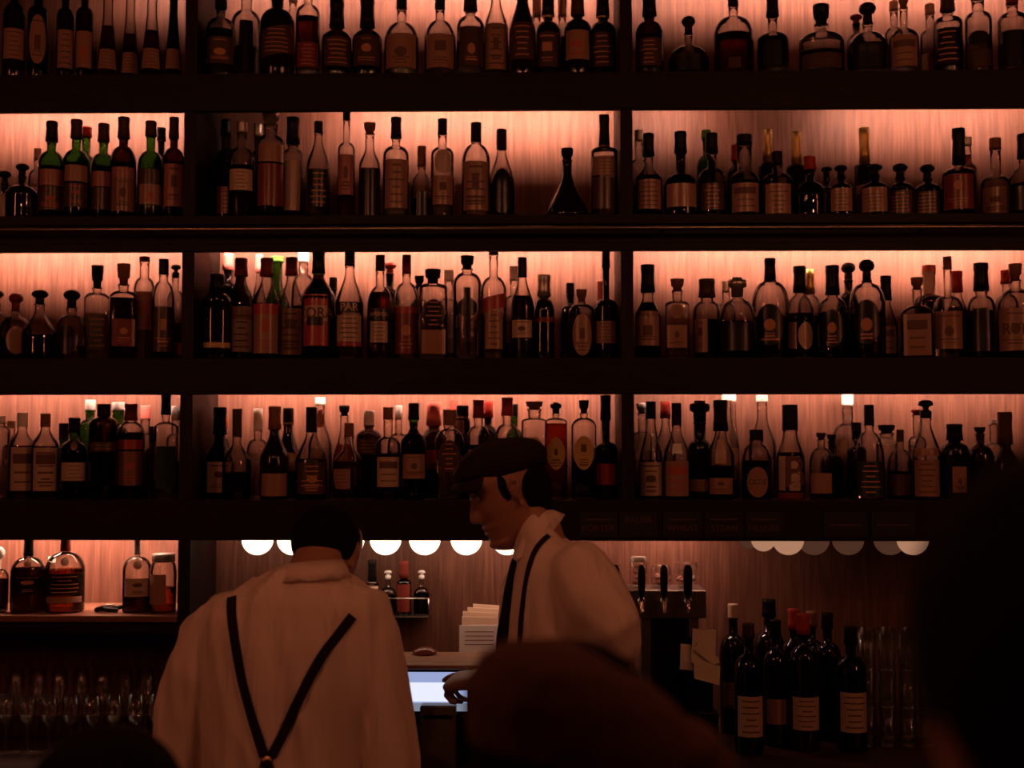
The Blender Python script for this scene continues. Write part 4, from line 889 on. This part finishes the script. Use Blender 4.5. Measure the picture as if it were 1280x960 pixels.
# ------------------------------------------------------------------ people
def fabric(name, col, rough=.85, folds=0.0, fscale=(9, 9, 1.6), weave=220):
    m, nt, out = newmat(name); N = nt.nodes.new; L = nt.links.new
    b = N('ShaderNodeBsdfPrincipled'); b.inputs['Roughness'].default_value = rough; b.inputs['Specular IOR Level'].default_value = .15
    b.inputs['Base Color'].default_value = (*col, 1)
    g = N('ShaderNodeNewGeometry'); mp = N('ShaderNodeMapping'); mp.inputs['Scale'].default_value = fscale; L(g.outputs['Position'], mp.inputs[0])
    n = N('ShaderNodeTexNoise'); n.inputs['Scale'].default_value = 1.6; n.inputs['Detail'].default_value = 2.5; n.inputs['Distortion'].default_value = .6; L(mp.outputs[0], n.inputs[0])
    n2 = N('ShaderNodeTexNoise'); n2.inputs['Scale'].default_value = weave; L(g.outputs['Position'], n2.inputs[0])
    bp = N('ShaderNodeBump'); bp.inputs['Strength'].default_value = folds; bp.inputs['Distance'].default_value = .035; L(n.outputs['Fac'], bp.inputs['Height'])
    b2 = N('ShaderNodeBump'); b2.inputs['Strength'].default_value = .25; b2.inputs['Distance'].default_value = .0008; L(n2.outputs['Fac'], b2.inputs['Height']); L(bp.outputs[0], b2.inputs['Normal'])
    L(b2.outputs[0], b.inputs['Normal']); L(b.outputs[0], out.inputs[0]); return m
M['skin'] = plain('skin', (0.36, 0.17, 0.11), 0.5, scale=15, noise=.06)
M['hair'] = plain('dark hair', (0.006, 0.0035, 0.0025), 0.9, spec=.1, scale=120, bump=.5)
M['shirt'] = fabric('white shirt cloth', (0.80, 0.62, 0.54), folds=.75)
M['trousers'] = fabric('dark trousers', (0.02, 0.014, 0.012))
M['strap'] = fabric('dark suspender webbing', (0.018, 0.010, 0.008))
M['tie'] = fabric('black tie', (0.008, 0.006, 0.006))
M['cap'] = fabric('dark flat cap wool', (0.020, 0.010, 0.008))
M['leather'] = plain('black shoe leather', (0.01, 0.008, 0.007), .3)
M['brownwool'] = fabric('brown cap wool', (0.085, 0.036, 0.026), folds=.4, fscale=(9, 9, 9), weave=90)
M['coat'] = fabric('dark brown coat', (0.035, 0.018, 0.013), folds=.3)

XF = [(-.125, .040), (-.118, .060), (-.108, .076), (-.095, .083), (-.080, .080), (-.072, .081), (-.066, .083), (-.061, .080), (-.055, .084), (-.048, .081), (-.04, .079), (-.02, .081), (0, .081), (.02, .079), (.03, .081), (.042, .089), (.055, .090), (.07, .084), (.09, .064), (.105, .038), (.115, .002)]
XB = [(-.125, .035), (-.11, .028), (-.09, .0), (-.06, -.050), (-.03, -.078), (0, -.094), (.03, -.100), (.06, -.093), (.09, -.066), (.105, -.038), (.115, -.002)]
WD = [(-.125, .012), (-.115, .026), (-.10, .040), (-.08, .052), (-.05, .062), (-.02, .070), (.01, .075), (.04, .077), (.07, .070), (.09, .053), (.105, .031), (.115, .004)]
NS = [(-.044, 0), (-.040, .008), (-.034, .022), (-.026, .027), (-.015, .022), (0, .014), (.015, .006), (.028, .001), (.035, 0)]
def head(bm, mx):
    """a head, x forwards and z up, its middle at the ears"""
    t = bmesh.new(); rings = []; nz, na = 60, 72
    for i in range(nz + 1):
        z = -.125 + .24 * i / nz
        xf, xb, wd = lerp_tab(XF, z), lerp_tab(XB, z), lerp_tab(WD, z); ring = []
        cx = (xf + xb) / 2 if z < -.09 or z > .09 else 0.0
        for k in range(na):
            a = 2 * math.pi * k / na; ca, sa = math.cos(a), math.sin(a)
            y = wd * math.copysign(abs(sa) ** .95, sa)
            x = cx + ((xf - cx) * abs(ca) ** .80 if ca > 0 else -(cx - xb) * abs(ca) ** .95)
            if ca > 0:
                x += lerp_tab(NS, z) * math.exp(-(y / (.010 + .006 * max(0, min(1, -z / .03)))) ** 2)
                x += .005 * math.exp(-((z + .054) / .004) ** 2 - (y / .022) ** 2) + .005 * math.exp(-((z + .067) / .004) ** 2 - (y / .020) ** 2) - .004 * math.exp(-((z + .0605) / .002) ** 2 - (y / .024) ** 2)
                x += .006 * math.exp(-((z + .100) / .012) ** 2 - (y / .020) ** 2)
                for s in (-1, 1):
                    x -= .013 * math.exp(-((z - .018) / .011) ** 2 - ((y - s * .031) / .014) ** 2)
                    x += .006 * math.exp(-((z - .018) / .006) ** 2 - ((y - s * .031) / .010) ** 2)
                    x += .004 * math.exp(-((z - .040) / .006) ** 2 - ((y - s * .030) / .020) ** 2)
                    x += .004 * math.exp(-((z + .012) / .016) ** 2 - ((y - s * .045) / .014) ** 2)
                    x += .005 * math.exp(-((z + .034) / .007) ** 2 - ((y - s * .012) / .005) ** 2)
            ring.append(t.verts.new((x, y, z)))
        rings.append(ring)
    for a, b in zip(rings, rings[1:]):
        for k in range(na): t.faces.new((a[k], a[(k + 1) % na], b[(k + 1) % na], b[k]))
    t.faces.new(rings[0][::-1]); t.faces.new(rings[-1])
    merge(bm, t, mx)
    for s in (-1, 1):       # ears: a shell with a hollow
        e = bmesh.new()
        tube(e, [(-.006, s * .078, -.026), (-.002, s * .080, -.012), (-.010, s * .086, .012), (-.014, s * .088, .026), (-.004, s * .085, .031), (.006, s * .080, .022), (.006, s * .077, .006)], [.007, .005, .005, .005, .005, .0045, .004], 10)
        ball(e, (-.003, s * .077, .004), (.010, .006, .022), 12)
        merge(bm, e, mx)
def hand(bm, w, d, nrm, side=1, curl=(.5, .5, .55, .6), point=False):
    """palm and five fingers; w wrist, d towards the fingertips, nrm out of the back of the hand"""
    w, d, nrm = Vector(w), Vector(d).normalized(), Vector(nrm); nrm = (nrm - d * nrm.dot(d)).normalized(); s = d.cross(nrm).normalized() * side
    loft(bm, [(w, s * .026, nrm * .018), (w + d * .03, s * .034, nrm * .016), (w + d * .065, s * .041, nrm * .014), (w + d * .09, s * .040, nrm * .012), (w + d * .097, s * .034, nrm * .008)], 20, 2.6)
    for i, (off, ln) in enumerate(((.030, .072), (.010, .080), (-.010, .075), (-.029, .060))):
        p = w + d * (.088 - abs(off) * .15) + s * off; c = .12 if (point and i == 0) else curl[i]
        ang, pts = 0, [p - d * .015, p]
        for f in (.46, .30, .24):
            ang += c; pts.append(pts[-1] + (d * math.cos(ang) - nrm * math.sin(ang)) * ln * f)
        tube(bm, pts, [.0092, .0092, .0085, .0078, .0065], 10)
    p = w + d * .028 + s * .030
    tube(bm, [p - s * .012, p + s * .012 + d * .016 - nrm * .004, p + s * .024 + d * .040 - nrm * .012, p + s * .026 + d * .062 - nrm * .020], [.013, .012, .0095, .008], 12)

def flat(u): return Vector((u.x, u.y, 0)).normalized()
def bvh(o):
    me = o.data; mw = Matrix.Translation(o.parent.location) if o.parent else Matrix.Identity(4)
    return BVHTree.FromPolygons([mw @ v.co for v in me.vertices], [tuple(p.vertices) for p in me.polygons])
def drape(name, path, tree, wpx, mat, parent, th=.003, n=40, wend=None, lift=.0015):
    """a band lying on cloth: follows a path across the surface and hugs it"""
    pts = []
    L = [0]
    for a, b in zip(path, path[1:]): L.append(L[-1] + math.dist(a, b))
    for i in range(n + 1):
        t = L[-1] * i / n; k = max(j for j in range(len(L)) if L[j] <= t + 1e-6); k = min(k, len(path) - 2)
        f = (t - L[k]) / (L[k + 1] - L[k]); px = path[k][0] + (path[k + 1][0] - path[k][0]) * f; py = path[k][1] + (path[k + 1][1] - path[k][1]) * f
        tgt = P(px, py, 0); hit, nr, _, dist = tree.ray_cast(CAM, (tgt - CAM).normalized())
        if hit is not None: pts.append((hit, nr if nr.dot(CAM - hit) > 0 else -nr, i / n))
    if len(pts) < 3: print('NO DRAPE', name, len(pts)); return None
    sm = []
    for i in range(len(pts)):
        a = pts[max(0, i - 2):i + 3]; sm.append((sum((q[0] for q in a), Vector()) / len(a), sum((q[1] for q in a), Vector()).normalized(), pts[i][2]))
    bm = bmesh.new(); rings = []
    for i, (p, nr, t) in enumerate(sm):
        d = (sm[min(i + 1, len(sm) - 1)][0] - sm[max(i - 1, 0)][0]).normalized(); s = d.cross(nr).normalized()
        hw = (wpx + ((wend or wpx) - wpx) * t) / 2
        o = p + nr * lift - parent.location
        rings.append([bm.verts.new(o + s * a * hw + nr * c * th) for a, c in ((-1, 0), (1, 0), (1, 1), (-1, 1))])
    for a, b in zip(rings, rings[1:]):
        for k in range(4): bm.faces.new((a[k], a[(k + 1) % 4], b[(k + 1) % 4], b[k]))
    bm.faces.new(rings[0][::-1]); bm.faces.new(rings[-1])
    return link(name, bm, mat, parent, False)
def sec(px, py, Y, hw, dep, ud=(1, 0, 0), vd=(0, 1, 0), ex=2.2):
    return (P(px, py, Y), Vector(ud).normalized() * hw * S(Y), Vector(vd).normalized() * dep, ex)
def shift(bm, t):
    bmesh.ops.translate(bm, vec=-t.location, verts=bm.verts); return bm
def legs(t, hip, face, hw=.10, knee=.02, shoe=True):
    """trousers and shoes down to the floor"""
    f = Vector(face).normalized(); s = Vector((-f.y, f.x, 0)); bm = bmesh.new(); h = Vector(hip)
    loft(bm, [(h + Vector((0, 0, .10)), s * .165, f * .115), (h + Vector((0, 0, .02)), s * .175, f * .125), (h - Vector((0, 0, .07)), s * .165, f * .12)], 24)
    for k in (-1, 1):
        a = Vector((h.x, h.y, 0)) + s * k * hw
        tube(bm, [a + Vector((0, 0, h.z - .02)), a + Vector((0, 0, h.z * .55)) + f * knee, a + Vector((0, 0, .12)), a + Vector((0, 0, .05))], [.090, .068, .058, .058], 18, False)
    fuse('trousers', shift(bm, t), .012, M['trousers'], t, 5)
    for k in (-1, 1):
        a = Vector((h.x, h.y, 0)) + s * k * hw; bm = bmesh.new()
        loft(bm, [(a + f * .19 + Vector((0, 0, .02)), s * .02, Vector((0, 0, .018))), (a + f * .15 + Vector((0, 0, .028)), s * .045, Vector((0, 0, .027))), (a + f * .06 + Vector((0, 0, .04)), s * .045, Vector((0, 0, .039))),
                  (a - f * .04 + Vector((0, 0, .046)), s * .04, Vector((0, 0, .045))), (a - f * .085 + Vector((0, 0, .035)), s * .025, Vector((0, 0, .03)))], 18, 2.5)
        link('shoe', shift(bm, t), M['leather'], t)

# --- left bartender, seen from behind
YA = -.90
hp = P(356, 1015, YA)
t = empty('person', (hp.x, YA, 0), 0, 'bartender seen from behind, head bowed, pale shirt with dark suspenders crossing to a clip', 'person')
bm = bmesh.new()
HC = P(408, 694, YA + .085); fw = Vector((.30, .93, -.42)).normalized(); sd = fw.cross(Vector((0, 0, 1))).normalized(); upv = sd.cross(fw).normalized()
mx = Matrix(((fw.x, -sd.x, upv.x, HC.x), (fw.y, -sd.y, upv.y, HC.y), (fw.z, -sd.z, upv.z, HC.z), (0, 0, 0, 1)))
mxA = mx @ Matrix.Scale(.93, 4)
head(bm, mxA)
nk = P(388, 725, YA)
tube(bm, [nk + Vector((0, 0, -.03)), nk, P(398, 700, YA + .03), HC - upv * .05 - fw * .02], [.062, .058, .056, .055], 20)
loft(bm, [sec(384, 722, YA, 50, .06), sec(372, 760, YA, 95, .085), sec(368, 800, YA, 100, .10), sec(362, 890, YA, 88, .10), sec(356, 1010, YA, 84, .095)], 24)
lS, lE = P(266, 800, YA), P(216, 972, YA - .01); lW = lE + Vector((.10, .235, -.02))
rS, rE = P(466, 805, YA), P(488, 972, YA); rW = rE + Vector((-.03, .25, -.02))
for (a, e, w_) in ((lS, lE, lW), (rS, rE, rW)):
    tube(bm, [a, (a + e) / 2, e], [.046, .042, .036], 16); tube(bm, [e, e * .6 + w_ * .4, w_], [.036, .036, .024], 16)
hand(bm, lW, (.1, 1, -.35), (0, .3, 1), 1); hand(bm, rW, (-.1, 1, -.35), (0, .3, 1), -1)
fuse('body', shift(bm, t), .0045, M['skin'], t, 2)
bm = bmesh.new()
ball(bm, (0, 0, 0), 1, 24)
bmesh.ops.transform(bm, matrix=mxA @ Matrix.Translation((-.018, 0, .032)) @ Matrix.Diagonal((.093, .083, .090, 1)), verts=bm.verts)
t2 = bmesh.new(); ball(t2, (-.052, 0, -.035), (.045, .058, .045), 16); merge(bm, t2, mxA)
for s in (-1, 1):
    t2 = bmesh.new(); ball(t2, (.012, s * .068, .012), (.020, .010, .032), 10); merge(bm, t2, mxA)
fuse('hair', shift(bm, t), .006, M['hair'], t, 3)
bm = bmesh.new()
loft(bm, [sec(386, 712, YA + .01, 35, .064), sec(385, 722, YA, 52, .075), sec(380, 736, YA, 80, .088), sec(375, 748, YA, 105, .10), sec(368, 768, YA, 118, .108), sec(366, 800, YA, 118, .118), sec(364, 850, YA, 110, .122), sec(361, 910, YA, 102, .118), sec(357, 975, YA, 98, .115), sec(356, 1030, YA, 99, .118)], 32)
tube(bm, [P(272, 790, YA), P(250, 835, YA), P(231, 890, YA), P(220, 948, YA)], [.066, .067, .062, .060], 22)
tube(bm, [P(460, 795, YA), P(470, 840, YA), P(481, 895, YA), P(489, 955, YA)], [.068, .066, .061, .060], 22)
# soft cloth folds in the cloth itself
shA = fuse('shirt', shift(bm, t), .007, M['shirt'], t, 10)
me = shA.data; me.update()
from mathutils import noise as mnoise
def crumple(me, amp, scl, seed, ang=0.0):
    ns = [v.normal.copy() for v in me.vertices]
    for v, nn in zip(me.vertices, ns):
        p = v.co; q = Vector((p.x * scl[0] + p.z * ang, p.y * scl[1], p.z * scl[2] + seed))
        f = 1 - abs(mnoise.noise(q)) * 2.2; g = mnoise.noise(q * 2.3 + Vector((5, 3, 1)))
        v.co = p + nn * amp * (f * .8 + g * .5)
    me.update()
crumple(me, .013, (12, 12, 1.7), 3.0, 1.8)
bm = bmesh.new()   # collar
cpts = []
for ring, (dz, gr) in enumerate(((-.012, 1.0), (.010, .93), (.014, .98), (-.004, 1.14), (-.024, 1.26))):
    cpts.append((P(388, 711, YA + .012) + Vector((.002 * ring, .016 * dz / .03, dz)), Vector((.067 * gr, 0, .006)), Vector((0, .074 * gr, -.008))))
loft(bm, cpts, 32); link('collar', shift(bm, t), M['shirt'], t)
legs(t, (hp.x, YA, hp.z - .03), (.1, 1, 0))
tr = bvh(shA)
drape('suspender', [(291, 742), (289, 760), (294, 800), (303, 850), (315, 895), (332, 950)], tr, .021, M['strap'], t)
drape('suspender', [(444, 766), (425, 790), (402, 820), (380, 860), (360, 905), (337, 950)], tr, .021, M['strap'], t)
drape('suspender', [(334, 946), (334, 1000)], tr, .024, M['strap'], t, n=12)
hit = tr.ray_cast(CAM, (P(334, 951, 0) - CAM).normalized())[0] - t.location
bm = bmesh.new(); loft(bm, [(hit + Vector((0, -.004, -.014)), (.016, 0, 0), (0, .003, 0)), (hit + Vector((0, -.006, -.002)), (.013, 0, 0), (0, .004, 0)), (hit + Vector((0, -.006, .012)), (.006, 0, 0), (0, .003, 0))], 12, 3)
link('suspender_clip', bm, M['brass'], t)

# --- right bartender in a flat cap, in profile
YB = -.70
hp = P(735, 1000, YB)
t = empty('person', (hp.x, YB, 0), 0, 'bartender in profile wearing a dark flat cap, pale shirt, black tie and suspenders, looking down', 'person')
bm = bmesh.new()
HC = P(634, 615, YB)
fx, fz = -math.cos(R(24)), -math.sin(R(24))
fw = Vector((fx * math.cos(R(14)), -math.sin(R(14)) * .9, fz)).normalized(); sd = fw.cross(Vector((0, 0, 1))).normalized(); upv = sd.cross(fw).normalized()
mxB = Matrix(((fw.x, -sd.x, upv.x, HC.x), (fw.y, -sd.y, upv.y, HC.y), (fw.z, -sd.z, upv.z, HC.z), (0, 0, 0, 1)))
mxB = mxB @ Matrix.Scale(1.03, 4)
head(bm, mxB)
tube(bm, [P(684, 700, YB), P(674, 668, YB), P(660, 647, YB), mxB @ Vector((-.03, 0, -.03))], [.056, .056, .055, .055], 20)
U = Vector((.86, -.50, 0)); V = Vector((.50, .86, 0))
def secB(px, py, hw, dep, k=.22): return (P(px, py, YB), Vector((1, 0, -k)).normalized() * hw * S(YB), Vector((0, 1, 0)) * dep, 2.2)
loft(bm, [secB(694, 700, 38, .10), secB(706, 730, 52, .15), secB(712, 800, 58, .14), secB(722, 900, 60, .12), secB(735, 1000, 62, .12)], 24)
aS = P(728, 715, YB - .14); aE = P(776, 808, YB - .16); aW = P(600, 850, YB + .08); tip = P(530, 852, -.50)
tube(bm, [aS, (aS + aE) / 2, aE], [.048, .043, .037], 16); tube(bm, [aE, aE * .6 + aW * .4, aW], [.038, .037, .025], 16)
hand(bm, aW, (tip - aW), (.1, -.5, .85), 1, (.75, .95, 1.0, 1.0), point=True)
bS = P(690, 715, YB + .15); bE = P(670, 830, YB + .20); bW = P(640, 905, YB + .27)
tube(bm, [bS, (bS + bE) / 2, bE], [.048, .043, .037], 16); tube(bm, [bE, bE * .6 + bW * .4, bW], [.038, .036, .024], 16)
hand(bm, bW, (-.3, .5, -.1), (0, 0, 1), 1)
fuse('body', shift(bm, t), .0038, M['skin'], t, 1)
# hair: a short back and sideburn under the cap
bm = bmesh.new()
t2 = bmesh.new(); ball(t2, (-.040, 0, .0), (.067, .0775, .080), 20); ball(t2, (-.050, 0, -.045), (.040, .056, .050), 16); ball(t2, (.016, .070, .022), (.015, .011, .036), 10); ball(t2, (.016, -.070, .022), (.015, .011, .036), 10); merge(bm, t2, mxB)
fuse('hair', shift(bm, t), .005, M['hair'], t, 2)
for s in (-1, 1):
    bm = bmesh.new(); t2 = bmesh.new(); tube(t2, [(.086, s * .014, .034), (.084, s * .030, .040), (.072, s * .048, .034)], [.003, .0042, .0022], 8); merge(bm, t2, mxB); link('eyebrow', shift(bm, t), M['hair'], t)
    bm = bmesh.new(); t2 = bmesh.new(); ball(t2, (.071, s * .031, .018), .0095, 14); merge(bm, t2, mxB); link('eye', shift(bm, t), plain('eye', (.25, .2, .17), .2), t)
# cap: low crown that bulges forwards, a band and a curved peak
bm = bmesh.new(); t2 = bmesh.new()
loft(t2, [((-.006, 0, .046), (.098, 0, .004), (0, .083, 0)), ((-.010, 0, .062), (.106, 0, .004), (0, .092, 0)), ((-.008, 0, .082), (.108, 0, .004), (0, .095, 0)), ((-.008, 0, .103), (.093, 0, .004), (0, .082, 0)), ((-.010, 0, .117), (.065, 0, .004), (0, .058, 0)), ((-.012, 0, .124), (.028, 0, .002), (0, .025, 0))], 32)
ball(t2, (.058, 0, .068), (.058, .072, .022), 20)
mxC = mxB @ Matrix.Rotation(R(-7), 4, 'Y') @ Matrix.Translation((-.002, 0, -.001)) @ Matrix.Diagonal((.97, .97, .97, 1))
merge(bm, t2, mxC); capo = fuse('flat_cap', shift(bm, t), .005, M['cap'], t, 5)
bm = bmesh.new(); t2 = bmesh.new(); n = 20; top, bot = [], []
for j in range(6):
    for i in range(n + 1):
        a = R(-52) + R(104) * i / n; f = j / 5; r0 = .088; ln = .046 * math.cos(a * .9) ** .6
        x = (r0 + ln * f) * math.cos(a) * 1.02; y = (r0 + ln * f * .55) * math.sin(a) * .92; z = .066 - .026 * f - .10 * (y ** 2) / .08 * .8
        top.append(t2.verts.new((x, y, z + .003))); bot.append(t2.verts.new((x, y, z - .003)))
q = lambda L, j, i: L[j * (n + 1) + i]
for j in range(5):
    for i in range(n):
        t2.faces.new((q(top, j, i), q(top, j, i + 1), q(top, j + 1, i + 1), q(top, j + 1, i))); t2.faces.new((q(bot, j, i), q(bot, j + 1, i), q(bot, j + 1, i + 1), q(bot, j, i + 1)))
for i in range(n): t2.faces.new((q(top, 5, i), q(top, 5, i + 1), q(bot, 5, i + 1), q(bot, 5, i))); t2.faces.new((q(top, 0, i + 1), q(top, 0, i), q(bot, 0, i), q(bot, 0, i + 1)))
for j in range(5): t2.faces.new((q(top, j, 0), q(top, j + 1, 0), q(bot, j + 1, 0), q(bot, j, 0))); t2.faces.new((q(top, j, n), q(bot, j, n), q(bot, j + 1, n), q(top, j + 1, n)))
merge(bm, t2, mxC); link('cap_peak', shift(bm, t), M['cap'], capo)
# shirt
bm = bmesh.new()
loft(bm, [secB(684, 655, 33, .070, .85), secB(696, 672, 50, .095, .6), secB(698, 694, 54, .125, .4), (P(706, 716, YB), Vector((1, 0, -.3)).normalized() * 66 * S(YB), Vector((0, .168, 0)), 2.2), secB(705, 750, 77, .172, .2), secB(706, 800, 82, .165, .1), secB(710, 860, 82, .15, 0), secB(726, 940, 76, .14, 0), secB(735, 1020, 76, .14, 0)], 32)
tube(bm, [P(722, 712, YB - .135), P(745, 748, YB - .165), P(766, 785, YB - .18), P(772, 806, YB - .17)], [.066, .070, .062, .052], 22)
tube(bm, [P(774, 808, YB - .16), P(740, 816, YB - .12), P(690, 828, YB - .05)], [.050, .050, .042], 20)
tube(bm, [P(694, 715, YB + .14), P(680, 780, YB + .18), P(670, 826, YB + .20)], [.064, .060, .052], 20)
shB = fuse('shirt', shift(bm, t), .007, M['shirt'], t, 9)
crumple(shB.data, .0085, (7, 9, 6), 8.0, 4.0)
# collar: a stand and a fold that points at the tie
bm = bmesh.new()
ca = (P(662, 655, YB) - P(684, 668, YB)).normalized()
cc = P(670, 666, YB)
ax = Vector((-.74, -.05, .67)).normalized(); uu = Vector((.67, 0, .74)).normalized(); vv = Vector((0, 1, 0))
loft(bm, [(cc - ax * .012, uu * .064, vv * .064), (cc + ax * .016, uu * .059, vv * .060), (cc + ax * .019, uu * .062, vv * .063), (cc + ax * .002, uu * .069, vv * .071), (cc - ax * .022, uu * .078, vv * .082)], 32)
link('collar', shift(bm, t), M['shirt'], t)
tr = bvh(shB)
def flap(pts, Yoff, name):
    b = bmesh.new(); f = []
    for a, b_, yo in pts: f.append(P(a, b_, YB + yo))
    n_ = Vector((0, -1, 0)) * .004
    fr = [b.verts.new(p + n_) for p in f]; bk = [b.verts.new(p) for p in f]; b.faces.new(fr); b.faces.new(bk[::-1]); m_ = len(f)
    for i in range(m_): b.faces.new((fr[i], bk[i], bk[(i + 1) % m_], fr[(i + 1) % m_]))
    return link(name, shift(b, t), M['shirt'], t, False)
flap([(680, 640, -.060), (688, 652, -.074), (668, 686, -.108), (646, 700, -.088), (645, 690, -.074), (660, 662, -.066)], 0, 'collar_point')
drape('tie', [(647, 696), (642, 712), (638, 735), (634, 765), (629, 800), (627, 840)], tr, .020, M['tie'], t, .004, 30, .046, .004)
drape('suspender', [(700, 664), (688, 668), (678, 676), (668, 690), (661, 712), (656, 740), (652, 775), (650, 815)], tr, .012, M['strap'], t)
legs(t, (hp.x, YB, hp.z - .03), (-.9, -.2, 0))

# --- patrons in the foreground
def patron(label, cx, top, Y, face, cap=None, hair=M['hair'], tall=.24, crownpx=None, scale=1.0, shoulders=.21):
    r = P(cx, top, Y); hc = r - Vector((0, 0, .118 * scale))
    t = empty('person', (hc.x, Y, 0), 0, label, 'person')
    f = Vector((*face, 0)).normalized(); s = f.cross(Vector((0, 0, 1)))
    m_ = Matrix(((f.x, -s.x, 0, hc.x), (f.y, -s.y, 0, hc.y), (0, 0, 1, hc.z), (0, 0, 0, 1))) @ Matrix.Scale(scale, 4)
    bm = bmesh.new(); head(bm, m_)
    sh = hc.z - .235; b = lambda x, y, z: Vector((hc.x, hc.y, 0)) + f * x - s * y + Vector((0, 0, z))
    tube(bm, [b(-.03, 0, sh), b(-.02, 0, sh + .08), b(-.01, 0, hc.z - .04)], [.065, .058, .056], 18)
    up = Vector((0, 0, 1))
    loft(bm, [(b(-.03, 0, sh + .03), s * .07, f * .06), (b(-.02, 0, sh - .03), s * .13, f * .07), (b(-.01, 0, sh - .25), s * .13, f * .09), (b(0, 0, sh - .5), s * .13, f * .09)], 24)
    for k in (-1, 1):
        A, E, W = b(-.02, k * .16, sh - .04), b(-.03, k * .19, sh - .30), b(.02, k * .19, sh - .54)
        tube(bm, [A, (A + E) / 2, E], [.036, .034, .032], 14); tube(bm, [E, (E + W) / 2, W], [.032, .030, .025], 14)
        hand(bm, W, (f.x * .2, f.y * .2, -1), s * k, k)
    fuse('body', shift(bm, t), .007, M['skin'], t, 2)
    bm = bmesh.new(); t2 = bmesh.new(); ball(t2, (-.014, 0, .030), (.100, .092, .096), 24); ball(t2, (-.050, 0, -.035), (.050, .068, .060), 16); merge(bm, t2, m_)
    fuse('hair', shift(bm, t), .007, hair, t, 3)
    bm = bmesh.new()
    loft(bm, [(b(-.03, 0, sh + .06), s * .075, f * .07), (b(-.03, 0, sh + .03), s * .10, f * .085), (b(-.02, 0, sh - .02), s * (shoulders - .02), f * .11), (b(-.015, 0, sh - .10), s * (shoulders - .02), f * .13), (b(-.01, 0, sh - .3), s * .19, f * .135), (b(0, 0, sh - .56), s * .19, f * .14)], 28)
    for k in (-1, 1):
        tube(bm, [b(-.02, k * .16, sh - .05), b(-.03, k * .19, sh - .30), b(.015, k * .19, sh - .52)], [.065, .052, .042], 16)
    fuse('coat', shift(bm, t), .010, M['coat'], t, 6)
    z = sh - .56 + .02
    if z > .3: legs(t, (hc.x, hc.y, z), (f.x, f.y, 0))
    return t, m_
t, m_ = patron('patron in front of the bar in a brown peaked cap, blurred, bottom middle', 722, 806, -2.40, (.80, .60), scale=.97)
bm = bmesh.new(); t2 = bmesh.new()
loft(t2, [((0, 0, .000), (.108, 0, -.010), (0, .094, 0)), ((.002, 0, .030), (.118, 0, -.012), (0, .102, 0)), ((-.004, 0, .066), (.114, 0, -.016), (0, .098, 0)), ((-.016, 0, .098), (.088, 0, -.018), (0, .076, 0)), ((-.024, 0, .118), (.052, 0, -.012), (0, .045, 0)), ((-.026, 0, .126), (.018, 0, 0), (0, .015, 0))], 28)
ball(t2, (.085, 0, .010), (.085, .085, .030), 20); ball(t2, (.120, 0, -.010), (.070, .080, .016), 20)
merge(bm, t2, m_); fuse('peaked_cap', shift(bm, t), .006, M['brownwool'], t, 8)
patron('patron\'s dark head and shoulders filling the bottom right corner, blurred', 1365, 560, -2.98, (-.2, 1), scale=1.05)
patron('patron\'s dark head top, just visible at the bottom left', 140, 912, -2.15, (.1, 1))
